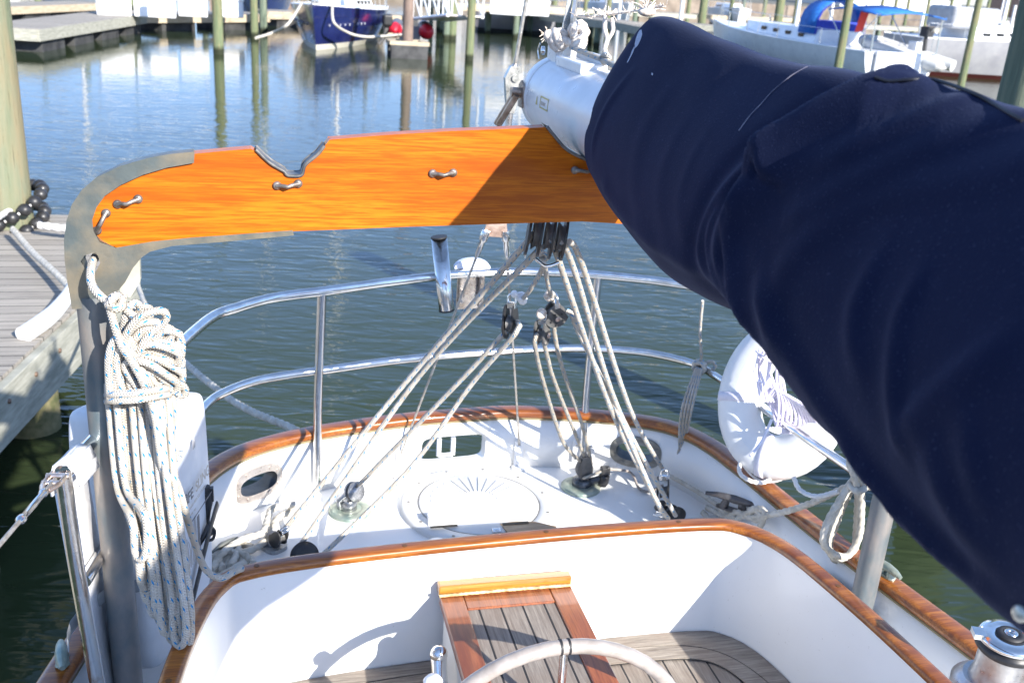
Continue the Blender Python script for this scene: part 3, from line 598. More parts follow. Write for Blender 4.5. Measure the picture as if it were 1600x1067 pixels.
for (px, py, m) in ((427, 855, 0),):
    c = Z(px, py, 0); b = B(); b.prism([(x * .030, y * .036) for x, y in oval(1, 1, 20, .6)], c - Vec(0, 0, .002), Vec(.8, .6, 0), Vec(-.6, .8, 0), .014); pd = b.build('block_pad', mottled('worn_pad', (.25, .26, .26), (.45, .46, .46), 40, (.3, .5), .5), yacht, .004)
    b = B()
    for k in range(5): b.lathe([(.017, 0), (.021 - k * .0006, .003), (.017, .006)], c + Vec(0, 0, .012 + k * .006), n=20)
    b.build('spring', mottled('spring_grey', (.12, .12, .12), (.3, .3, .3), 40, (.3, .5), .5), pd)
# cockpit-side winch on the right coaming
wc_ = Z(1562, 1052, .36); WN = mottled('brushed_drum', (.42, .42, .42), (.56, .55, .54), 40, (.25, .45), .85)
b = B(); b.lathe([(.075, -.10), (.078, -.01), (.066, .0), (.060, .006)], wc_ + Vec(.0, 0, -.02), n=48); b.lathe([(.052, 0), (.046, .02), (.045, .055), (.05, .072)], wc_ + Vec(.0, 0, -.015), n=48); wn = b.build('winch', WN, yacht, origin=wc_)
wtop = wc_ + Vec(.0, 0, .075)
b = B(); b.lathe([(.050, -.024), (.055, -.018), (.052, -.012), (.048, -.008)], wtop, n=48); b.build('line_gripper', BLACK, wn)
b = B(); b.lathe([(.050, -.006), (.054, -.002), (.054, .003), (.050, .008), (.026, .012), (.024, .008)], wtop, n=48); b.box(wtop + Vec(-.046, .018, .004), (.03, .026, .010), Matrix.Rotation(-.4, 3, 'Z')); ct = b.build('winch_cap', STEEL, wn)
b = B(); b.lathe([(.024, .009), (.022, .014), (.013, .015), (.012, .009)], wtop, n=32); b.build('socket', CAULK, ct)
b = B(); b.lathe([(.012, .010), (.0115, .016), (.006, .017), (.0055, .010)], wtop, n=24); b.build('socket_ring', STEEL, ct)
# ================================================================ BOOM, SAIL COVER
BU, BZ, BR = .052, 1.256, .083
boom = thing('boom', 'white painted aluminium boom end resting in the right notch of the varnished gallows board', 'boom', (BU, 1.75, BZ))
b = B(); b.lathe([(BR, 0), (BR, 4.2)], (BU, 2.10, BZ), (0, -1, 0), 48); b.build('spar', mottled('scuffed_white_spar', (.62, .63, .65), (.74, .745, .75), 7, (.25, .45), 0, .15, .05), boom, origin=(BU, 2.1, BZ))
b = B(); b.lathe([(BR + .001, .035), (BR + .0025, .03), (BR + .0025, .0), (BR * .93, -.012), (BR * .6, -.018), (0, -.02)], (BU, 2.115, BZ), (0, -1, 0), 48)
b.prism([(-.03, 0), (.03, 0), (.032, .040), (.02, .058), (-.015, .058), (-.03, .045)], (BU - .035, 2.075, BZ + .062), Vec(0, 1, 0), Vec(0, 0, 1), .014)
b.prism([(-.03, 0), (.03, 0), (.032, .040), (.02, .058), (-.015, .058), (-.03, .045)], (BU - .002, 2.075, BZ + .070), Vec(0, 1, 0), Vec(0, 0, 1), .014)
ec = b.build('end_casting', WHITEP, boom, .002)
b = B(); b.box((BU - .02, 1.93, BZ + .082), (.045, .17, .02)); b.box((BU + .005, 1.93, BZ + .092), (.012, .17, .03)); b.build('sail_track', WHITEP, boom, .003)
q = V(866, 92, 2.07); b = B(); b.lathe([(.009, 0), (.009, .006), (0, .008)], Vec(BU - .05, 2.078, BZ + .095), (-1, 0, 0), 16); b.tube([Vec(BU - .06, 2.078, BZ + .11), Vec(BU - .062, 2.084, BZ + .095), Vec(BU - .06, 2.078, BZ + .078)], .0018, 6); b.build('clevis_pin', STEEL, boom)
b = B(); a0 = Vec(BU - BR - .004, 2.105, BZ + .005); b.cyl(a0 + Vec(.01, 0, 0), a0 + Vec(-.022, 0, 0), .011, n=18); b.prism([(-.018, -.03), (.018, -.03), (.02, .015), (0, .026), (-.02, .015)], a0 + Vec(-.001, 0, 0), Vec(0, 1, 0), Vec(0, 0, 1), .004)
for s in (0, 1): b.cyl(a0 + Vec(-.012, -.012 + .02 * s, -.004), a0 + Vec(-.035, .04 + .02 * s, -.075), .007, n=12)
b.build('toggle', mottled('rusty_toggle', (.26, .19, .14), (.50, .42, .36), 40, (.25, .4), .8), boom)
# printed marks on the spar (they lie on its curved side)
def curved_text(body, size, v0, z0, m, name):
    o = text(name, body, size, Matrix.Identity(4), m, boom, 0, .0004); me = o.data
    for vx in me.vertices:
        zz = z0 + vx.co.y; yy = v0 - vx.co.x; dz = max(-.99, min(.99, zz / BR)); vx.co = Vec(BU - math.sqrt(1 - dz * dz) * (BR + .0006), yy, BZ + zz)
    return o
curved_text('ISOMAT', .0095, 1.957, .0005, INKB, 'spar_lettering')
b = B()
def onspar(v, z): dz = z / BR; return Vec(BU - math.sqrt(1 - dz * dz) * (BR + .0007), v, BZ + z)
for (v0, v1, z0, z1) in ((1.965, 1.905, .0140, .0170), (1.965, 1.905, -.0070, -.0040), (1.965, 1.961, -.004, .014), (1.909, 1.905, -.004, .014)):
    b.add([onspar(v0, z0), onspar(v1, z0), onspar(v1, z1), onspar(v0, z1)], [(0, 1, 2, 3)], False)
b.add([onspar(1.995, -.004), onspar(1.983, -.004), onspar(1.987, .012), onspar(1.991, .012)], [(0, 1, 2, 3)], False)
b.build('spar_emblem', GOLD, boom)

# the sail cover: lofted cloth sections along the boom with folds as displacement of its side
def canvas_f(t, b):
    v = coord(t); n = noise(t, v, 2.5, 4); f = noise(t, v, 380, 2, .6); g = noise(t, v, 40, 4)
    c = ramp(t, n, [(.3, (.0050, .0082, .027)), (.7, (.0080, .0120, .038))]); c = mix(t, ramp(t, g, [(.55, (0, 0, 0)), (.8, (.10,) * 3)]), c, (.03, .035, .07))
    c = mix(t, ramp(t, f, [(.62, (0, 0, 0)), (.74, (.36,) * 3)]), c, (.07, .08, .14))
    at = N(t, 'ShaderNodeAttribute', _attribute_name='stain'); c = mix(t, at.outputs['Fac'], c, (.42, .46, .58))
    L(t, c, b.inputs['Base Color']); b.inputs['Sheen Weight'].default_value = .10; b.inputs['Sheen Roughness'].default_value = .5; b.inputs['Sheen Tint'].default_value = (.45, .55, .9, 1)
    bump(t, b, f, .5, .0008)
CANV = mat('navy_canvas', (.012, .016, .05), .8, 0, 0, .06, canvas_f)
top_t = [(1.68, 1.405), (1.655, 1.44), (1.60, 1.452), (1.5, 1.446), (1.4, 1.434), (1.25, 1.421), (1.145, 1.418), (1.05, 1.424), (.97, 1.419), (.90, 1.425), (.82, 1.422), (.72, 1.415), (.6, 1.425), (.3, 1.45), (-1.6, 1.55)]
bot_t = [(1.68, 1.150), (1.6, 1.128), (1.5, 1.108), (1.40, 1.096), (1.267, 1.086), (1.14, 1.10), (1.036, 1.118), (.98, 1.105), (.9, 1.078), (.8, 1.058), (.7, 1.045), (.6, 1.035), (.5, 1.03), (.38, 1.06), (.2, 1.12), (0, 1.15), (-1.6, 1.15)]
wid_t = [(1.68, .087), (1.62, .094), (1.5, .101), (1.3, .110), (1.14, .112), (1.04, .112), (.9, .112), (.6, .120), (0, .14), (-1.6, .16)]
def tab(t_, v): x = [p[0] for p in t_][::-1]; y = [p[1] for p in t_][::-1]; return float(np.interp(v, x, y))
def sm(t_, v): return sum(tab(t_, v + d) for d in (-.03, -.015, 0, .015, .03)) / 5
# folds drawn as lines on the port side (photo pixel -> side of the cover), height mm, width, one-sided edge
FO = [([(1285, 97), (1230, 135), (1175, 190), (1135, 260), (1115, 330), (1104, 400), (1125, 445), (1165, 485), (1205, 525)], -.006, .018, 0),
      ([(1305, 92), (1300, 112), (1262, 145), (1212, 200), (1185, 245), (1180, 275)], .046, .029, -.85), ([(1205, 200), (1160, 265), (1130, 330), (1120, 400), (1142, 445), (1185, 490), (1212, 530)], .007, .012, .4),
      ([(1400, 128), (1340, 190), (1270, 245), (1200, 285), (1160, 340), (1150, 410), (1172, 460), (1215, 535)], .011, .026, -.4),
      ([(1150, 300), (1135, 380), (1150, 430), (1195, 490)], .007, .009, .3), ([(1170, 300), (1158, 400), (1178, 450), (1205, 500)], .006, .008, .3),
      ([(1178, 268), (1170, 330), (1172, 400), (1190, 470), (1230, 560), (1300, 680)], .010, .013, -.7),
      ([(1510, 135), (1440, 185), (1370, 235), (1290, 300), (1235, 350)], .009, .020, .3), ([(1540, 240), (1440, 280), (1340, 310), (1270, 380), (1240, 470), (1250, 560)], .007, .022, .2),
      ([(1400, 118), (1365, 170), (1310, 225), (1260, 270)], .006, .013, .4), ([(1215, 420), (1250, 520), (1310, 630), (1390, 750), (1480, 850), (1600, 960)], .012, .020, .5),
      ([(1375, 390), (1362, 470), (1368, 530), (1385, 590)], .007, .014, .4), ([(1437, 420), (1430, 520), (1442, 640), (1460, 700)], .007, .012, .4), ([(1600, 520), (1530, 590), (1462, 665), (1440, 690)], .008, .016, -.3),
      ([(1500, 690), (1540, 790), (1600, 880)], .009, .018, .3), ([(1555, 640), (1580, 740), (1600, 800)], .006, .014, .3), ([(1345, 690), (1400, 760), (1470, 830), (1530, 880)], .010, .010, .6), ([(1420, 790), (1450, 850), (1500, 905)], .007, .008, .3),
      ([(1012, 120), (1000, 220), (1010, 320), (1040, 400)], .0018, .022, 0), ([(1050, 180), (1045, 280), (1065, 380), (1100, 440)], .0014, .018, .3), ([(945, 290), (985, 340), (1040, 385), (1110, 425), (1160, 480)], .007, .014, -.5), ([(1085, 200), (1080, 300), (1095, 380)], .0014, .014, .2),
      ([(955, 110), (938, 170), (928, 240)], .004, .010, -.3), ([(1500, 215), (1580, 260), (1620, 320)], .006, .025, 0), ([(1060, 100), (1140, 150), (1230, 190)], -.004, .03, 0)]
FOL = []
for pts, am, wd, sk in FO:
    q = [U(x, y, -.035) for x, y in pts]; q = smooth_path([Vec(0, p.y, p.z) for p in q], .006); FOL.append((np.array([[p.y, p.z] for p in q]), am, wd, sk))
def folds(v, z):
    h = 0
    for Q, am, wd, sk in FOL:
        d = Q - np.array([v, z]); r = np.hypot(d[:, 0], d[:, 1]); i = int(r.argmin()); r0 = r[i]
        if r0 > wd * 3.2: continue
        tang = Q[min(i + 1, len(Q) - 1)] - Q[max(i - 1, 0)]; side = tang[0] * (z - Q[i][1]) - tang[1] * (v - Q[i][0])
        w_ = wd * ((1 + .65 * sk) if side > 0 else (1 - .65 * sk)); w_ = max(w_, wd * .22)
        e = min(1, i / 6, (len(Q) - 1 - i) / 6) if 0 < i < len(Q) - 1 else 0
        e = .35 + .65 * e if 0 < i < len(Q) - 1 else .3
        h += am * e * math.exp(-(r0 / w_) ** 2)
    return h
from mathutils import noise as mn
vs_ = list(np.arange(1.685, .45, -.0055)) + list(np.arange(.45, -1.7, -.03)); NS = 150; vs = []
def section(v, k):
    zt_, zb_, w_ = sm(top_t, v), sm(bot_t, v), sm(wid_t, v); a = 2 * math.pi * k / NS
    mid = (zt_ + zb_) / 2; hh = (zt_ - zb_) / 2
    c, s = math.cos(a), math.sin(a); u = -math.copysign(abs(s) ** .85, s) * w_ * .97 * (1 - .44 * c - .10 * c * c); z = mid + hh * c
    return .062 + u, z, u
for v in vs_:
    endf = 1 - .10 * max(0, (v - 1.655) / .03) ** 2 if v > 1.655 else 1
    for k in range(NS):
        u, z, du = section(v, k); a = 2 * math.pi * k / NS
        lean = (z - 1.15) * -.02
        h = 0
        if v > .3 and math.sin(a) > -.15: h = folds(v, z) * min(1, (math.sin(a) + .15) * 4)
        h += .003 * mn.noise(Vec(v * 9, z * 5, u * 6)) + .006 * mn.noise(Vec(v * 2.5, z * 2, 3))
        nx = -math.sin(a); nz = math.cos(a) * .45
        vs.append((.062 + (u - .062) * endf + nx * h, v + lean + .04 * max(0, (z - 1.3)) * (1 if v > 1.6 else 0), z + nz * h))
b = B(); m = len(vs_)
b.add(vs, [(i * NS + k, i * NS + (k + 1) % NS, (i + 1) * NS + (k + 1) % NS, (i + 1) * NS + k) for i in range(m - 1) for k in range(NS)])
o_ = Vec(.06, 1.6, 1.03); cover = tag(b.build('sail_cover', CANV, None, origin=o_), 'dark navy canvas sail cover wrapped round the boom and furled sail on the right', 'sail cover')
at = cover.data.attributes.new('stain', 'FLOAT', 'POINT'); st = []
seam = smooth_path([U(x, y, -.035) for x, y in ((1285, 97), (1250, 112), (1215, 140), (1185, 172), (1150, 200))], .004)
for i, vx in enumerate(cover.data.vertices):
    p = Vector(vx.co) + o_; f = 0
    if p.x < .062:
        for a_, c_, w_, s_ in st:
            ab = (c_ - a_).yz; t_ = max(0, min(1, (p.yz - a_.yz).dot(ab) / ab.length_squared)); d = (p.yz - a_.yz - ab * t_).length
            if d < w_ * 2: f = max(f, s_ * max(0, 1 - d / (w_ * 1.6)))
    at.data[i].value = f
def on_cover(px, py, lift=.001):
    # nearest surface point under a pixel, by ray test on the cover
    dg = bpy.context.evaluated_depsgraph_get(); dg.update(); r = _ray(px, py).normalized(); ok, loc, nr, _ = cover.ray_cast(CAM - cover.location, r)
    return (loc + cover.location + nr * lift) if ok else None
bpy.context.view_layer.update()
q = [on_cover(x, y, .0006) for x, y in ((1283, 98), (1262, 105), (1240, 117), (1222, 131), (1205, 146), (1190, 163), (1172, 182), (1155, 205))]; q = [k for k in q if k]
b = B(); b.tube(q, .00055, 6); b.build('seam', mottled('pale_thread', (.30, .28, .34), (.10, .10, .16), 60), cover)
b = B(); DR = mottled('bird_lime', (.26, .29, .38), (.48, .52, .62), 300, (.8, .9), 0, 0, .3)
for o_px in ([(1003, 47), (1004, 55), (1001, 64), (997, 72), (993, 76), (992, 70), (994, 61), (997, 53), (1000, 48)], [(993, 74), (990, 82), (986, 90), (981, 99), (980, 98), (985, 88), (988, 80), (991, 74)], [(1019, 114), (1021, 116), (1020, 119), (1018, 117)]):
    ps = [on_cover(x, y, .0006) for x, y in o_px]; ps = [k for k in ps if k]; cn = sum(ps, Vec(0, 0, 0)) / len(ps); b.add(ps + [cn], [(i, (i + 1) % len(ps), len(ps)) for i in range(len(ps))])
b.build('bird_dropping', DR, cover)
q = [on_cover(x, y, .001) for x, y in ((1352, 113), (1368, 122), (1385, 128), (1400, 128), (1425, 126), (1460, 127), (1490, 134), (1520, 147), (1550, 163), (1580, 180), (1599, 190))]; q = [k for k in q if k]
if len(q) > 3: b = B(); b.tube(q, .0019, 8); b.build('piping', mat('black_piping', (.006, .007, .014), .5), cover)
q = on_cover(1599, 956, .002)
if q: b = B(); b.lathe([(.0065, 0), (.0065, .002), (.004, .0035), (0, .004)], q, (-1, -.2, .1), 20); b.build('snap_fastener', mottled('dull_snap', (.42, .42, .36), (.6, .6, .54), 60, (.2, .35), .5), cover)
# frayed knots on top of the cover and the outhaul lashing on the boom end
b = B()
kc = Vec(.06, 1.665, 1.452)
for i in range(26):
    a = random.uniform(0, 6.28); e = random.uniform(.1, 1.3); L0 = random.uniform(.012, .035); d = Vec(math.cos(a) * math.cos(e), math.sin(a) * math.cos(e), math.sin(e)); b.tube([kc + d * .002, kc + d * L0 * .6 + Vec(random.uniform(-.004, .004), 0, .003), kc + d * L0], .0009, 5)
b.ball(kc, (.016, .012, .008)); single(b, 'lashing_knot', FRAY, 'frayed white knot with loose yarn ends on the peak of the navy sail cover', 'knot')
def knot(b, c, r, rr, n=3, seed=1):
    rnd = random.Random(seed); c = Vector(c)
    for i in range(n):
        ax = Vec(rnd.uniform(-1, 1), rnd.uniform(-1, 1), rnd.uniform(-1, 1)).normalized(); x = ax.orthogonal().normalized(); y = ax.cross(x); o = c + Vec(rnd.uniform(-.25, .25), rnd.uniform(-.25, .25), rnd.uniform(-.25, .25)) * r
        b.tube([o + (x * math.cos(t) + y * math.sin(t)) * r * rnd.uniform(.75, 1.0) for t in [2 * math.pi * k / 10 for k in range(10)]], rr, 10, closed=True)
b = B(); p = V(880, 52, 2.03)
knot(b, V(872, 60, 2.03), .018, .0085, 3, 3); knot(b, V(902, 52, 2.0), .017, .0085, 3, 5); knot(b, V(905, 68, 1.99), .012, .007, 2, 6)
b.tube([V(860, 66, 2.05), V(872, 62, 2.03), V(890, 66, 2.01), V(905, 70, 1.99)], .0085, 12); b.ball(V(858, 55, 2.04), (.012, .01, .011))
for i in range(14): q = V(856 + random.uniform(-4, 4), 56 + random.uniform(-5, 5), 2.04); b.tube([q, q + Vec(random.uniform(-.015, 0), 0, random.uniform(-.012, .012))], .0008, 5, sm=False)
single(b, 'outhaul_lashing', FRAY, 'chunky frayed white lashing knotted over the top of the boom end', 'lashing')
b = B(); b.tube([V(893, 74, 2.0), V(915, 83, 1.93), V(938, 92, 1.86), V(952, 99, 1.80), V(975, 110, 1.72)], .0055, 10); b.tube([V(938, 92, 1.85), V(945, 99, 1.84), V(952, 90, 1.82), V(944, 86, 1.84)], .0055, 10, closed=True)
single(b, 'outhaul_line', ROPE, 'blue flecked outhaul line along the top of the white boom running under the cover', 'rope')
b = B(); q = [V(898, 24, 2.0), V(925, 26, 1.95), V(950, 24, 1.9), V(985, 19, 1.80), V(1015, 14, 1.70), V(1040, 10, 1.66)]; b.tube(q, .0016, 6)
P_ = smooth_path(q, .006)
for p in P_:
    for j in range(2): d = Vec(random.uniform(-1, 1), random.uniform(-1, 1), random.uniform(-.4, 1)).normalized() * random.uniform(.003, .014); b.tube([p, p + d], .0007, 4, sm=False)
for i in range(12): p = V(948 + random.uniform(-10, 12), 24, 1.9); d = Vec(random.uniform(-1, 1), 0, random.uniform(-.2, 1)).normalized() * random.uniform(.01, .03); b.tube([p, p + d * .6 + Vec(.002, 0, 0), p + d], .0012, 5)
single(b, 'topping_line', FRAY, 'thin chafed line with loose fibre whiskers from the boom end to the cover peak', 'line')
b = B(); b.tube([V(946, 26, 1.9), V(945, 45, 1.89), V(949, 62, 1.88), V(945, 78, 1.87), V(951, 92, 1.86)], .0045, 9); b.tube([V(956, 30, 1.9), V(958, 48, 1.88), V(950, 62, 1.88)], .0038, 9)
single(b, 'cord_tail', FRAY, 'untwisted white cord tail dangling above the boom beside the navy cover', 'cord')
b = B()   # forked metal fitting above the boom end
b.prism([(-.012, 0), (.014, -.004), (.010, .05), (.016, .12), (.006, .13), (-.002, .06), (-.014, .03)], V(892, 52, 2.04), Vec(.5, .85, 0), Vec(0, 0, 1), .006); b.prism([(-.02, -.01), (.02, -.02), (.026, .02), (.0, .05), (.002, .12), (-.006, .12), (-.012, .04)], V(888, 58, 2.05), Vec(1, 0, .1), Vec(0, 0, 1), .005)
single(b, 'boom_end_fitting', mottled('grey_fitting', (.35, .35, .35), (.6, .6, .6), 30, (.2, .4), .8), 'grey forked metal fitting standing above the lashing on the boom end', 'fitting', bevel=.001)

# ================================================================ STANDING RIGGING AFT
bs = thing('backstay', 'split wire backstay with turnbuckle and coppery plate behind the gallows board', 'stay', (0, 2.6, .8))
b = B(); p0, p1, p2 = V(802, 118, 2.6), V(812, 68, 2.6), V(826, -20, 2.58); dd = (p2 - p0).normalized(); b.cyl(p0, p2 + dd * 5, .0052, n=10); b.build('wire', WIRE, bs)
b = B(); b.lathe([(.009, 0), (.013, .008), (.013, .035), (.010, .04), (.009, .075), (.006, .08)], p0 - dd * .05, dd, 20); b.build('turnbuckle', STEELR, bs)
b = B(); q = V(802, 122, 2.6); b.prism([(-.024, .0), (-.010, .03), (.014, .03), (.022, .0), (.014, -.05), (.006, -.09), (-.012, -.09), (-.018, -.05)], q + Vec(0, .01, 0), Vec(1, 0, 0), Vec(0, 0, 1), .022); b.lathe([(.009, 0), (.009, .006)], q + Vec(.002, -.012, 0), (0, -1, 0), 16); b.build('toggle_jaw', mottled('aged_jaw', (.28, .29, .27), (.55, .54, .5), 30, (.25, .4), .7), bs, .003)
b = B(); b.cyl(q + Vec(-.002, 0, -.08), V(775, 345, 2.6), .009, n=14); b.build('lower_rod', STEELR, bs)
pc = V(775, 352, 2.6); b = B(); b.prism([(-.012, .06), (.020, .06), (.036, -.035), (-.036, -.030)], pc + Vec(0, .003, 0), Vec(1, 0, 0), Vec(0, 0, 1), .006); b.build('bridle_plate', PLATE, bs, .002)
for (a, c_, foot) in (((758, 366), (745, 400), 0), ((790, 366), (793, 396), 1)):
    ft = frame_at(V((622, 810)[foot], 700, 2.78)); ft = ft[0] - ft[2] * .02 + Vec(0, 0, .085 if foot == 0 else .08)
    a = V(a[0], a[1], 2.6); d = (ft - a).normalized(); b = B(); b.lathe([(.010, -.012), (.0125, -.004), (.0125, .018), (.008, .022), (.0075, .06), (.0035, .075)], a, d, 18); b.build('bridle_terminal', STEEL, bs)
    b = B(); b.cyl(a + d * .06, ft, .0036, n=8); b.build('bridle_wire', WIRE, bs)

# ================================================================ BLOCKS AND MAINSHEET
tb = thing('triple_block', 'big black triple sheave block with pierced steel straps hanging under the boom', 'pulley block', V(860, 372, 1.86))
c = V(858, 369, 1.86); ax = Vec(.97, -.22, -.10).normalized(); up_ = Vec(0, 0, 1); up_ = (up_ - ax * up_.dot(ax)).normalized(); side = ax.cross(up_)
def disc(b, c, r0, r1, t, sides=30):
    pts = []
    for k in range(sides): a = 2 * math.pi * k / sides; pts.append((math.cos(a) * r0, math.sin(a) * r1))
    b.prism(pts, c - ax * t / 2, side, up_, t)
for i, x in enumerate((-.036, -.012, .012, .036)):
    b = B(); pts = [(math.cos(a) * .036, math.sin(a) * .046) for a in [2 * math.pi * k / 30 for k in range(30)]]; b.prism(pts, c + ax * x - ax * .003, side, up_, -.005 if False else .005); b.build('cheek', BLACK, tb, .0015)
b = B()
for x in (-.024, 0, .024): b.lathe([(.032, -.0085), (.024, 0), (.032, .0085)], c + ax * x, ax, 24)
b.build('sheave', GREYP, tb)
b = B(); b.box(c - ax * .0405, (.0035, .020, .10), Matrix((ax, side, up_)).transposed()); sp = b.build('strap', STEEL, tb, .001)
b = B()
for k in (-.036, -.018, 0, .018, .036): b.lathe([(.0035, 0), (.0035, .0006)], c - ax * .0426 + up_ * k, -ax, 10)
b.build('strap_hole', CAULK, sp)
b = B(); b.tube([c + ax * -.02 + up_ * -.05, c + ax * .005 + up_ * -.062, c + ax * .03 + up_ * -.05], .0035, 8); b.tube([c + up_ * .045, c + up_ * .14], .008, 8); b.build('becket', STEEL, tb)
def small_block(name, lab, c, ax, dn, ln=.070, wd=.034, sep=.014, m=BLACK, holes=True):
    ax = Vector(ax).normalized(); dn = Vector(dn); dn = (dn - ax * dn.dot(ax)).normalized(); sd = ax.cross(dn); t = thing(name, lab, 'pulley block', c)
    for s in (-1, 1):
        pts = [(math.cos(a) * wd / 2 * (1.1 if math.sin(a) > 0 else .85), math.sin(a) * ln / 2) for a in [2 * math.pi * k / 26 for k in range(26)]]
        b = B(); b.prism(pts, c + ax * (s * sep - .002), sd, dn, .004); ck_ = b.build('cheek', m, t, .0015)
        if holes:
            b = B()
            for k in range(5): a = k * 1.257 + .4; b.lathe([(.0034, 0), (.0034, .0005)], c + ax * s * (sep + .0022) + sd * math.cos(a) * wd * .27 + dn * (math.sin(a) * wd * .27 + .006), ax * s, 8)
            b.lathe([(.006, 0), (.005, .0015)], c + ax * s * (sep + .0022) + dn * .006, ax * s, 14) if 0 else None
            b.build('lightening_hole', CAULK, ck_); b = B(); b.lathe([(.0065, 0), (.005, .002), (.0, .002)], c + ax * s * (sep + .0022) + dn * .006, ax * s, 16); b.build('rivet', PLATE, ck_)
    b = B(); b.lathe([(wd * .42, -sep * .8), (wd * .30, 0), (wd * .42, sep * .8)], c + dn * .004, ax, 22); b.build('sheave', GREYP, t)
    b = B(); h = c - dn * ln * .48; b.box(h, (sep * 1.9, .014, .016), Matrix((ax, sd, dn)).transposed()); b.tube([h + ax * .008, h + ax * .010 - dn * .018, h - dn * .028, h - ax * .010 - dn * .018, h - ax * .008], .0032, 8); b.build('shackle', STEEL, t, .001)
    return t
bL = V(800, 503, 2.2); bR = V(868, 492, 2.2); bR2 = V(849, 520, 2.2)
small_block('single_block', 'slim black single block hanging in the sheet to the left of the fiddle pair', bL, (.80, -.58, .12), (-.34, .1, -1), .085, .050, .011, holes=False)
small_block('single_block', 'round black block with five pierced holes and brass rivet facing the cockpit', bR, (.20, -1, -.15), (.15, 0, -1), .062, .058, .011, GREYP)
small_block('single_block', 'dark grey block hanging just under the round pierced block in the sheet', bR2, (.75, -.65, .1), (.05, 0, -1), .062, .042, .012, GREYP)
def line(px_pts, r, m, name, lab, cat='rope', laid=0, n=10, group=None):
    b = B(); b.tube([Vector(p) for p in px_pts], r, n if not laid else 16, laid=laid); return single(b, name, m, lab, cat, group)
G_SH = 'falls of the mainsheet between boom and deck'
r_ = .0068
blk1 = Z(432, 842, .045); blk2 = Z(475, 868, .02)
sh = [([c - ax * .030 - up_ * .0, V(640, 590, 2.3), blk1], 'leftmost mainsheet fall ending at the far left black deck block'),
      ([c - ax * .012 + side * .02 - up_ * .02, V(655, 588, 2.33), Z(462, 862, .02)], 'mainsheet fall running just right of the leftmost fall to the low black deck block'),
      ([bL + Vec(-.012, -.004, -.02), V(714, 600, 2.32), V(560, 758, cL.y - .0)], 'sheet part from the slim left block down to the left bronze turning base'),
      ([bL + Vec(.012, -.004, -.0), V(806, 520, 2.16), V(737, 600, 2.30), V(640, 732, 2.38), Z(505, 866, .02)], 'sheet part passing left of the round hatch down from the slim left block'),
      ([c + ax * .004 + side * .025, V(955, 640, 2.35), Z(1033, 797, .05)], 'left one of the mainsheet falls going to the right deck blocks'),
      ([c + ax * .024 + side * .025, V(900, 430, 2.0), V(967, 640, 2.35), Z(1056, 806, .05)], 'middle mainsheet fall going to the right deck blocks'),
      ([c + ax * .040 + side * .02, V(912, 420, 2.0), V(985, 640, 2.4), Z(1037, 735, .06)], 'rightmost mainsheet fall ending at the tall black deck block'),
      ([bR + Vec(.026, -.004, .012), V(893, 490, 2.19), V(905, 520, 2.22), V(963, 640, 2.35), V(1020, 770, 2.3), Z(1044, 810, .05)], 'sheet part led over the round pierced block to the right deck')]
for pts, lab in sh: line(pts, r_, ROPE, 'sheet_line', lab, 'rope', group=G_SH)
rbp = rb
for pts, lab in (([bR2 + Vec(-.017, -.006, 0), V(836, 540, 2.2), V(850, 600, 2.35), V(880, 690, 2.55), rbp + Vec(-.016, 0, .03)], 'leftmost of the three thin parts below the dark grey block'),
                 ([bR2 + Vec(.0, -.012, -.02), V(856, 560, 2.25), V(868, 600, 2.35), rbp + Vec(-.004, 0, .045)], 'middle of the three thin parts below the dark grey block'),
                 ([bR + Vec(-.002, 0, -.03), V(872, 550, 2.25), V(887, 600, 2.35), V(910, 665, 2.5), rbp + Vec(.016, 0, .04), rbp + Vec(.018, -.008, .022)], 'rightmost of the three thin parts running into the ratchet block')):
    line(pts, .0056, ROPEO, 'sheet_line', lab, 'rope', group='lower purchase parts above the ratchet block')
b = B(); t0 = c - up_ * .058; b.tube([t0, V(845, 425, 2.05), V(829, 452, 2.12), bL + Vec(.022, 0, .058)], .0058, 10); b.tube([t0, V(853, 425, 2.05), V(858, 450, 2.12), bR + Vec(-.012, 0, .045)], .0058, 10)
knot(b, V(851, 400, 1.98), .009, .005, 2, 4)
single(b, 'becket_line', ROPE, 'short forked line tied below the triple block holding the hanging blocks', 'rope')
b = B(); knot(b, bL + Vec(.020, -.002, .060), .010, .0052, 3, 11); b.ball(bL + Vec(.0, -.004, .072), .009); single(b, 'rope_knot', WHITEP, 'white taped knot at the top shackle of the slim left block', 'knot')
b = B(); knot(b, bR + Vec(-.018, 0, .052), .011, .0055, 3, 12); single(b, 'rope_knot', FRAY, 'bulky whitish knot just above the round pierced block', 'knot')
b = B(); q = V(846, 490, 2.19); b.lathe([(.0, -.005), (.013, -.004), (.013, .004), (0, .005)], q, (.3, -1, 0), 18); single(b, 'toggle_ball', FRAY, 'small round rope stopper between the two blocks hanging in the sheet', 'stopper')
# deck blocks
def deck_block(c, ax, dn, lab, s=1.0):
    return small_block('deck_block', lab, c, ax, dn, .072 * s, .040 * s, .013 * s, BLACK, False)
deck_block(Z(438, 838, .05), (.8, .55, .1), (-.5, .3, -.7), 'black sheet block on its spring pad at the far left of the aft deck')
b = B(); b.lathe([(.0, -.010), (.020, -.010), (.037, -.008), (.037, .008), (.020, .010), (.012, .012), (0, .012)], Z(476, 868, .025), (.15, -.75, .65), 32); single(b, 'turning_block', BLACK, 'flat round black block half hidden behind the left cockpit coaming', 'pulley block')
tk = Z(1036, 782, .03)
deck_block(tk + Vec(0, .0, .035), (.85, -.4, .1), (-.15, .1, -1), 'tall black block standing beside the right hawse on the aft deck', 1.25)
b = B(); b.lathe([(.022, 0), (.024, .004), (.012, .010), (.012, .025)], tk - Vec(0, 0, .03), n=24); single(b, 'block_base', GREYP, 'small grey swivel base under the tall black deck block', 'base')
